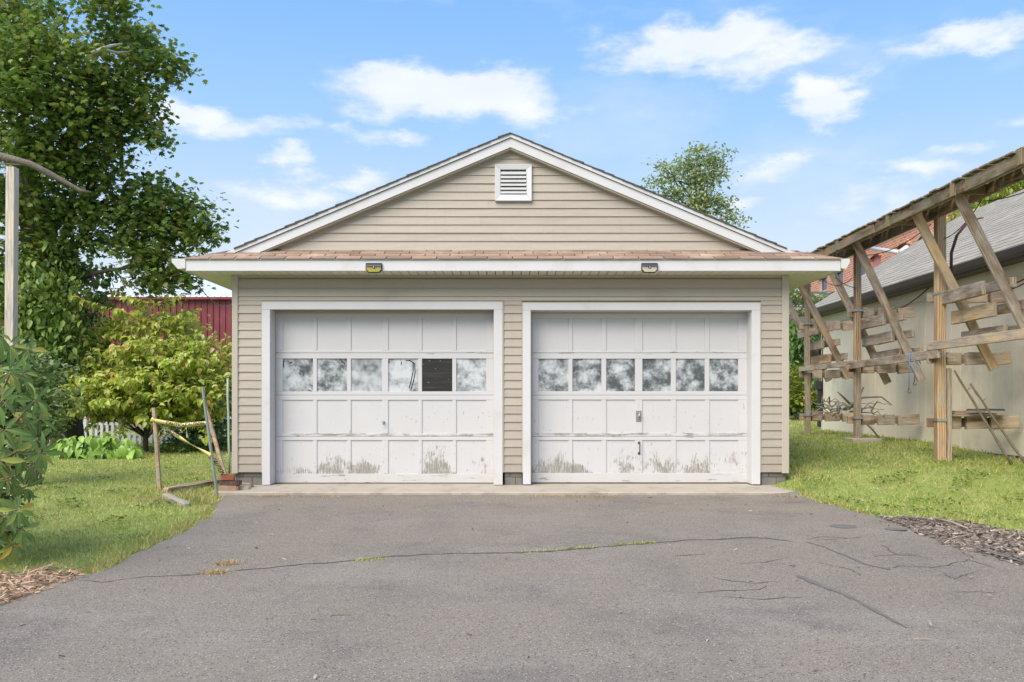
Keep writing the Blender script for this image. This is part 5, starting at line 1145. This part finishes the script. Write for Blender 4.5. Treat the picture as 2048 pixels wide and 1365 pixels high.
# rhododendron in the left foreground
rh = thing('rhododendron', (-4.1, 6.2, -.2), 'rhododendron with long glossy whorled leaves at the left edge', 'shrub')
rmesh = [leaf_mesh('rhododendron_leaf', .135, .042, cu, M['rhodo'], False, .16) for cu in (.15, .35, .6, .25)]
m = MB(); cnt = 0; RP = [(30,690),(8,672),(15,730),(62,745),(40,790),(85,800),(15,800),(60,850),(20,860),(88,880),(45,905),(75,930),(10,920),(30,960),(65,975),(15,1000),(50,1020),(60,1060),(25,1060),(40,1090),(8,1085),(92,840),(70,700),(5,760),(95,905),(55,880),(25,1030),(35,745),(5,960),(78,830),(-20,700),(-25,780),(-30,860),(-30,940),(-25,1010),(-30,1080)]
rbase = Vector((-4.6, 6.6, -.3)); extra = []
for k, (px, py) in enumerate(RP):
    Z = random.uniform(5.7, 6.5) if px > 0 else random.uniform(5.9, 6.9); c = at(px-14, py, Z)
    st = rbase+Vector((random.uniform(-.2,.3), random.uniform(-.2,.2), .2)); limb(m, st, c, .016, .006, 6, .12)
    ax = (c-(rbase+Vector((0,0,.9)))); ax.z = abs(ax.z)*.4+.3; ax.y -= .3; ax.normalize(); ref = ax.orthogonal().normalized(); nl = random.randint(8, 10)
    for i in range(nl):
        if cnt >= 300: break
        a = 2*math.pi*i/nl+random.gauss(0, .18); out = (Matrix.Rotation(a, 3, ax) @ ref); tilt = random.uniform(-.25, .55)
        d_ = (out*math.cos(tilt)+ax*math.sin(tilt)-Vector((0,0,.25))).normalized(); up = (ax-d_*ax.dot(d_)).normalized(); xx = d_.cross(up)
        s = random.uniform(.72, 1.12); Mx = Matrix((xx*s, d_*s, up*s)).transposed().to_4x4(); Mx.translation = c+ax*random.uniform(-.02,.015)+d_*.012-wloc(rh)
        o = link('leaf', random.choice(rmesh), rh); o.matrix_local = Mx; cnt += 1
g = np.random.default_rng(91)
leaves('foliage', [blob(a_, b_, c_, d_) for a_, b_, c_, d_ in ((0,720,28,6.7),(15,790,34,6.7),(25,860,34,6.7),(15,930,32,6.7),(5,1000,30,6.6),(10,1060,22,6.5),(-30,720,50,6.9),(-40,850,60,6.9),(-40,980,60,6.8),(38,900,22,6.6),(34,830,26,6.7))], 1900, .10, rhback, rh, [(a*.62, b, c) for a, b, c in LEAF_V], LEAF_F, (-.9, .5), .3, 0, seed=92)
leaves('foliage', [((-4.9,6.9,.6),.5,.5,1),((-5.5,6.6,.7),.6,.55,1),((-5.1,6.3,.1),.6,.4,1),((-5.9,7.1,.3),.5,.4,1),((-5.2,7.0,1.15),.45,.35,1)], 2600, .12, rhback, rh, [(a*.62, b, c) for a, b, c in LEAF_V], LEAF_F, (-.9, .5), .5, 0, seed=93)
m.build('stems', plain('rhododendron_stem', (.16,.11,.07), (.26,.2,.12), 14, .8, .4, 60), rh, 0, True)

# airy tree behind the garage roof
at2 = thing('young_tree', (5.2, 25, .4), 'airy pale green tree rising behind the right slope of the garage roof', 'tree')
AB = [(1395,300,18,25),(1380,325,30,25),(1420,320,26,25),(1345,345,26,25),(1315,365,18,25),(1430,350,26,25),(1395,360,36,25),(1350,385,30,25),(1405,400,36,25),(1440,405,22,25),(1460,430,18,25),(1320,330,12,25),(1448,300,9,25),(1475,447,10,25),(1380,430,40,25),(1300,385,12,25),(1420,450,40,25),(1436,330,12,25)]
leaves('crown', [blob(a, b_, c, d_) for a, b_, c, d_ in AB], 5600, .11, M['birch'], at2, LEAF_V, LEAF_F, (-1.0, .4), .2, 3, seed=22)
m = MB(); b0 = Vector((at(1395, 600, 25).x, 25, .3)); tp_ = at(1400, 330, 25); q = limb(m, b0, tp_, .12, .03, 9, .03)
for a_, b_, c, d_ in AB: limb(m, q[random.randint(5, 8)], at(a_, b_, d_), .028, .008, 5, .12)
m.build('trunk', M['bark'], at2, 0, True)
# ivy wall and shrubs seen between garage and shed
iw = thing('ivy_wall', (10.6, 30, .5), 'tall ivy covered wall between the garage and the cream shed', 'ivy wall')
g = np.random.default_rng(33); n = 9000; X = g.uniform(8.2, 15.5, n); Zh = g.uniform(.5, HH(3.3), n); zlim = HH(3.0)+.3*np.sin(X*2.3)+.2*np.sin(X*5); kp = Zh < zlim; X, Zh = X[kp], Zh[kp]; n = len(X)
bulge = .25*np.sin(X*1.7+Zh*1.3)+.2*np.sin(X*3.1-Zh*2.2)
scatter('foliage', LEAF_V, LEAF_F, np.stack([X, 29.8+bulge+g.normal(size=n)*.12, Zh], 1), frames(n, g.normal(size=n)*.7-np.pi/2, g.uniform(-1.5, -.5, n), g.normal(size=n)*.4), g.uniform(.14, .24, n), M['ivy'], iw)
MB().box(8.3, 15.4, 30.3, 30.6, .3, HH(2.95)).build('wall', M['block'], iw)
bush('bright_bush', [blob(a, b_, c, d_) for a, b_, c, d_ in ((1590,790,26,27),(1612,800,20,27),(1585,760,20,27),(1630,800,22,27),(1600,745,16,27.5),(1570,800,24,27))], 2400, .15, M['goldivy'], 'bright green bush at the foot of the ivy wall', seed=41)
bush('leafy_sapling', [blob(a, b_, c, d_) for a, b_, c, d_ in ((1622,600,14,31),(1590,590,20,31),(1610,600,16,31),(1600,625,18,31),(1570,570,16,31),(1640,600,12,31))], 1500, .13, M['birch'], 'light green sapling in front of the red brick corner', 'tree', seed=42, shell=.2, clump=3)
gi = thing('ivy_mound', (14.5, 21.5, .5), 'yellowing ivy mass rising behind the shed ridge at the right edge', 'ivy')
GI = [(1930,440,22,24),(1960,425,28,24),(1990,410,32,24),(2020,395,36,24),(2050,385,44,24),(2090,370,50,24),(2130,380,60,24),(1945,450,24,24),(2000,430,40,24)]
leaves('foliage', [blob(a, b_, c, d_, 1, .8) for a, b_, c, d_ in GI], 5200, .16, M['goldivy'], gi, LEAF_V, LEAF_F, (-1.4, 0), .6, 4, seed=43)
m = MB(); [m.tube([(at(a_, b_, 24).x, 24, .4), at(a_, b_, 24)], .05, 5) for a_, b_ in ((1960,430),(2020,400),(2080,390))]; m.build('stems', M['bark'], gi)

# trees beyond, filling the horizon out of frame and behind the garage
leaves('far_woods', [((x, 92+random.gauss(0, 4), 1.6+random.random()*1.2), 5, 2.6+random.random(), 1) for x in range(-110, 116, 6)], 26000, .7, M['shrub'], None, LEAF_V, LEAF_F, seed=60)
tag(bpy.data.objects['far_woods'], 'far green woods along the horizon behind everything', 'woods', kind='stuff')
# ------------------------------------------------------------------ grass, litter, mulch
def grass_patch(name, n, dens, reg, hgt, wid, mat, seed, pitch=(.75, 1.45), dens_pow=2.0, ymax=40):
    g = np.random.default_rng(seed); (x0, x1, y0, y1) = reg
    # density falls with the square of the distance: draw log-uniform radius
    m_ = int(n*1.0); r = np.exp(g.uniform(np.log(y0), np.log(y1), m_)); a = g.uniform(math.atan2(x0, 1), math.atan2(x1, 1), m_); return g, r*np.sin(a)/np.cos(a)*1.0, r
MR = [ground(*p) for p in ((1812,1034),(1900,1040),(2048,1066))]
mr_y = [p.y for p in MR][::-1]; mr_x = [p.x for p in MR][::-1]
def mulch_r(x, y):     # between the driveway edge and this line
    return (y < ground(1812, 1034).y) & (y > 3) & (x > dr(y)) & (x < np.interp(y, [3]+mr_y, [7.5]+mr_x) if False else (x < np.interp(y, mr_y, mr_x)+0*x))
MLp = [ground(*p) for p in ((-120,1140),(0,1152),(70,1150),(130,1152))]
def mulch_l(x, y): return (x < dl(y)) & (y < 6.35+.12*np.sin(x*7)-.25*np.clip(-3.1-x, 0, 3))
def lawn_mask(x, y):
    k = ~((x > dl(y)-.01) & (x < dr(y)+.01) & (y < 10.46))
    k &= ~((x > xa0-.02) & (x < xa1+.0) & (y > 10.38) & (y < 11.1) & (gz(x, y) < -.035)); k &= ~((x > xl-.02) & (x < xr+.02) & (y > 10.9) & (y < BACK))
    k &= ~((x > 7.3) & (x < 14.2) & (y > 3.9) & (y < 20.8)); k &= ~mulch_r(x, y); k &= ~mulch_l(x, y); return k
BL_V = [(-.5,0,0),(.5,0,0),(-.38,.5,.04),(.38,.5,.04),(0,1,.16)]; BL_F = [(0,1,2),(1,3,2),(2,3,4)]
g = np.random.default_rng(77)
def grass(name, n, y0, y1, s0, s1, hmul, mat, kindmask=None, seedg=None, wmul=1.0):
    r = np.exp(g.uniform(np.log(y0), np.log(y1), n)); u = g.uniform(s0, s1, n); x = u*r; y = r
    k = lawn_mask(x, y)
    if kindmask is not None: k &= kindmask(x, y)
    x, y = x[k], y[k]; N_ = len(x); z = gz(x, y)-.008
    patch = .75+.5*np.sin(x*1.9+np.cos(y*2.3))*np.sin(y*1.4+x)
    tuft = np.where(np.sin(x*6.1+3*np.sin(y*3.7))*np.sin(y*5.3+2*np.cos(x*4.1)) > .62, 1.5, 1.0)
    h = .052*hmul*g.uniform(.5, 1.35, N_)*tuft*(.85+.25*patch); w = wmul*.0052*np.clip(y/7, .8, 4)*g.uniform(.7, 1.4, N_)
    Rm = frames(N_, g.uniform(0, 2*np.pi, N_), g.uniform(.25, 1.3, N_), g.normal(size=N_)*.8)
    return scatter(name, BL_V, BL_F, np.stack([x, y, z], 1), Rm, np.stack([w, h, h], 1), mat)
tag(grass('lawn_grass', 340000, 4.6, 34, -1.6, -.18, .62, M['grass']), 'mown yellow green grass of the left lawn', 'grass')
tag(grass('side_lawn_grass', 250000, 5.0, 40, .15, 1.6, .9, M['grass']), 'lush green grass between the garage and the cream shed', 'grass')
# longer grass along borders
def near_edge(x, y): d_ = np.minimum(np.abs(x-dl(y)), np.abs(x-dr(y))); return ((d_ < .22) & (y < 10.5)) | ((np.abs(x-xr) < .45) & (y > 10.45) & (y < 18)) | ((x < xl) & (x > -4.6) & (y > 10.0) & (y < 11.4))
tag(grass('edge_grass', 130000, 5.0, 18, -.62, .62, 1.25, M['grass'], near_edge), 'longer grass tufts fringing the driveway and garage sides', 'grass')
def straw_edge(x, y): return ((dl(y)-x > -.0) & (dl(y)-x < .15) & (y < 10.5)) | ((x-dr(y) > 0) & (x-dr(y) < .12) & (y < 10.5) & (y > 8)) | ((x < xa0+.05) & (x > xa0-.75) & (y > 9.8) & (y < 10.9))
tag(grass('dry_grass', 90000, 4.8, 11.5, -.62, .62, 1.0, M['straw'], straw_edge), 'dry straw coloured grass along the driveway edge', 'dry grass')

def dry_spots(x, y): return (np.sin(x*2.1+1.3*np.sin(y*1.3))*np.sin(y*1.7+1.1*np.cos(x*1.9)) > .80) & (y < 16)
tag(grass('dry_patches', 60000, 5.0, 15, -1.0, 1.0, .55, M['straw'], dry_spots), 'thin straw coloured dry patches scattered through the lawns', 'dry grass')
wx = g.uniform(-6, 7, 60000); wy_ = g.uniform(5, 14, 60000); kk = lawn_mask(wx, wy_) & (np.sin(wx*3.3+2*np.sin(wy_*2.1))*np.sin(wy_*2.9+2*np.cos(wx*2.7)) > .72) & (wx/wy_ > -.62) & (wx/wy_ < .62); wx, wy_ = wx[kk], wy_[kk]; nw = len(wx)
tag(scatter('lawn_weeds', LEAF_V, LEAF_F, np.stack([wx, wy_, gz(wx, wy_)+.012+.02*g.random(nw)], 1), frames(nw, g.uniform(0, 6.28, nw), g.uniform(-.1, .7, nw), g.normal(size=nw)*.4), .035*g.uniform(.6, 1.5, nw), M['vine']), 'broad leaved weeds growing in clumps through the lawns', 'weeds')
# weeds and straw in the cracks and along the apron
def tufts(name, spots, n, hgt, mat, spread, label, cat):
    P = []; 
    for px, py in spots:
        c = ground(px, py)
        for i in range(n): P.append((c.x+random.gauss(0, spread[0]), c.y+random.gauss(0, spread[1])))
    P = np.array(P); k = len(P); z = gz(P[:, 0], P[:, 1])+.012
    return tag(scatter(name, BL_V, BL_F, np.stack([P[:, 0], P[:, 1], z], 1), frames(k, g.uniform(0, 6.28, k), g.uniform(.05, 1.1, k), g.normal(size=k)*.5), np.stack([np.full(k, .005), g.uniform(.4, 1.2, k)*hgt, np.full(k, hgt)], 1), mat), label, cat)
tufts('straw_tuft', [(456, 1132)], 420, .035, M['straw'], (.045, .035), 'pale dry tuft farther from the camera on the left driveway', 'straw')
tufts('straw_tuft', [(430, 1152)], 420, .035, M['straw'], (.045, .03), 'pale dry tuft at the left end of the driveway crack', 'straw')
tufts('crack_weeds', [(735,1124),(720,1126),(750,1123),(1100,1106),(1140,1103),(1155,1101),(1180,1099),(1240,1094),(1262,1092),(1285,1090),(1300,1089),(1050,1108)], 60, .028, M['grass'], (.05, .012), 'small green weeds growing out of the long driveway crack', 'weeds')
sp_ = [(x, 996+random.uniform(-1,1)) for x in (520,530,545,560,600,640,655,700,1080,1095,1110,1130,1150,1170,1190,1205,1220,1560,1590)]
tufts('apron_straw', sp_, 70, .03, M['straw'], (.09, .012), 'dry weeds and straw along the front edge of the concrete apron', 'dry weeds')

CH_V = [(-.5,0,0),(.5,0,0),(.42,1,.02),(-.38,.92,.05),(0,.5,.14)]; CH_F = [(0,1,4),(1,2,4),(2,3,4),(3,0,4)]
def chips(name, n, fn, box_, size, mat, label, zoff=.0, asp=.35):
    x = g.uniform(box_[0], box_[1], n); y = g.uniform(box_[2], box_[3], n); k = fn(x, y); x, y = x[k], y[k]; N_ = len(x)
    s = size*g.uniform(.5, 1.4, N_)
    return tag(scatter(name, CH_V, CH_F, np.stack([x, y, gz(x, y)+zoff+g.uniform(0, .02, N_)], 1), frames(N_, g.uniform(0, 6.28, N_), g.normal(size=N_)*.25, g.normal(size=N_)*.5), np.stack([s*asp, s, s*.6], 1), mat), label, 'mulch')
def bed(name, rows, mat):
    V = []; f = []
    for y, a, b2 in rows:
        for i in range(9): x = a+(b2-a)*i/8; V.append((x, y, float(gz(x, y))-.004))
    for j in range(len(rows)-1):
        for i in range(8): f.append((j*9+i, j*9+i+1, j*9+10+i, j*9+9+i))
    me = bpy.data.meshes.new(name); me.from_pydata(V, [], f); me.materials.append(mat); return tag(link(name, me), kind='structure')
y9 = ground(1812, 1034).y
bed('mulch_soil', [(y, dr(y)-.05, max(dr(y), float(np.interp(y, mr_y, mr_x)))) for y in np.linspace(4.0, y9, 40)], plain('dark_mulch_soil', (.14,.115,.09), (.22,.185,.145), 30, .98, .8, 60))
bed('bark_soil', [(y, -6.0, dl(y)+.05) for y in np.linspace(3.6, 6.2, 30)], plain('reddish_bark_soil', (.25,.18,.125), (.33,.25,.17), 30, .98, .8, 60))
chips('bark_mulch', 34000, mulch_r, (1.8, 6.5, 4.0, 9.0), .038, M['chips'], 'dark wood chip mulch bed at the right edge of the driveway')
def spill(x, y): return (x < dr(y)) & (x > dr(y)-.35*g.random(len(x))**2) & (y < 8.7)
chips('mulch_spill', 1500, spill, (1.8, 6.5, 4.0, 8.7), .03, M['chips'], 'wood chips spilled onto the asphalt beside the mulch bed', .014)
chips('bark_shreds', 16000, mulch_l, (-6, -2.0, 3.5, 6.6), .07, M['redchips'], 'reddish bark shreds and needles at the lower left corner', 0, .14)
def ondrive(x, y): return (x > dl(y)+.1) & (x < dr(y)-.1) & (y < 10.4)
chips('driveway_litter', 260, ondrive, (-5, 5, 4.0, 10.4), .028, M['chips'], 'tiny dry leaves and twigs scattered over the asphalt', .014, .4)
a, b_ = ground(1870, 1044), ground(1936, 1064)
tag(MB().tube([(a.x, a.y, a.z+.03), tuple(a.lerp(b_, .5)+Vector((0,0,.045))), (b_.x, b_.y, b_.z+.03)], [.008,.009,.006], 6).build('dry_stick', plain('pale_stick', (.42,.32,.22), None, 12, .8), None, 0, True), 'pale dry stick lying across the wood chip mulch', 'stick')
for px, py, l, an, lab in ((682,1237,.055,.1,'light bark sliver on the asphalt below the long crack'), (1844,1287,.045,-.05,'dark twig on the asphalt near the lower right'), (1300,998,.03,.3,'dark chip on the asphalt in front of the right door')):
    c = ground(px, py); tag(MB().tube([(c.x-l, c.y-l*an, c.z+.02), (c.x+l, c.y+l*an, c.z+.02)], [.007,.005], 5).build('twig', M['drift'] if py > 1200 and px > 1000 else M['deadbark']), lab, 'twig')
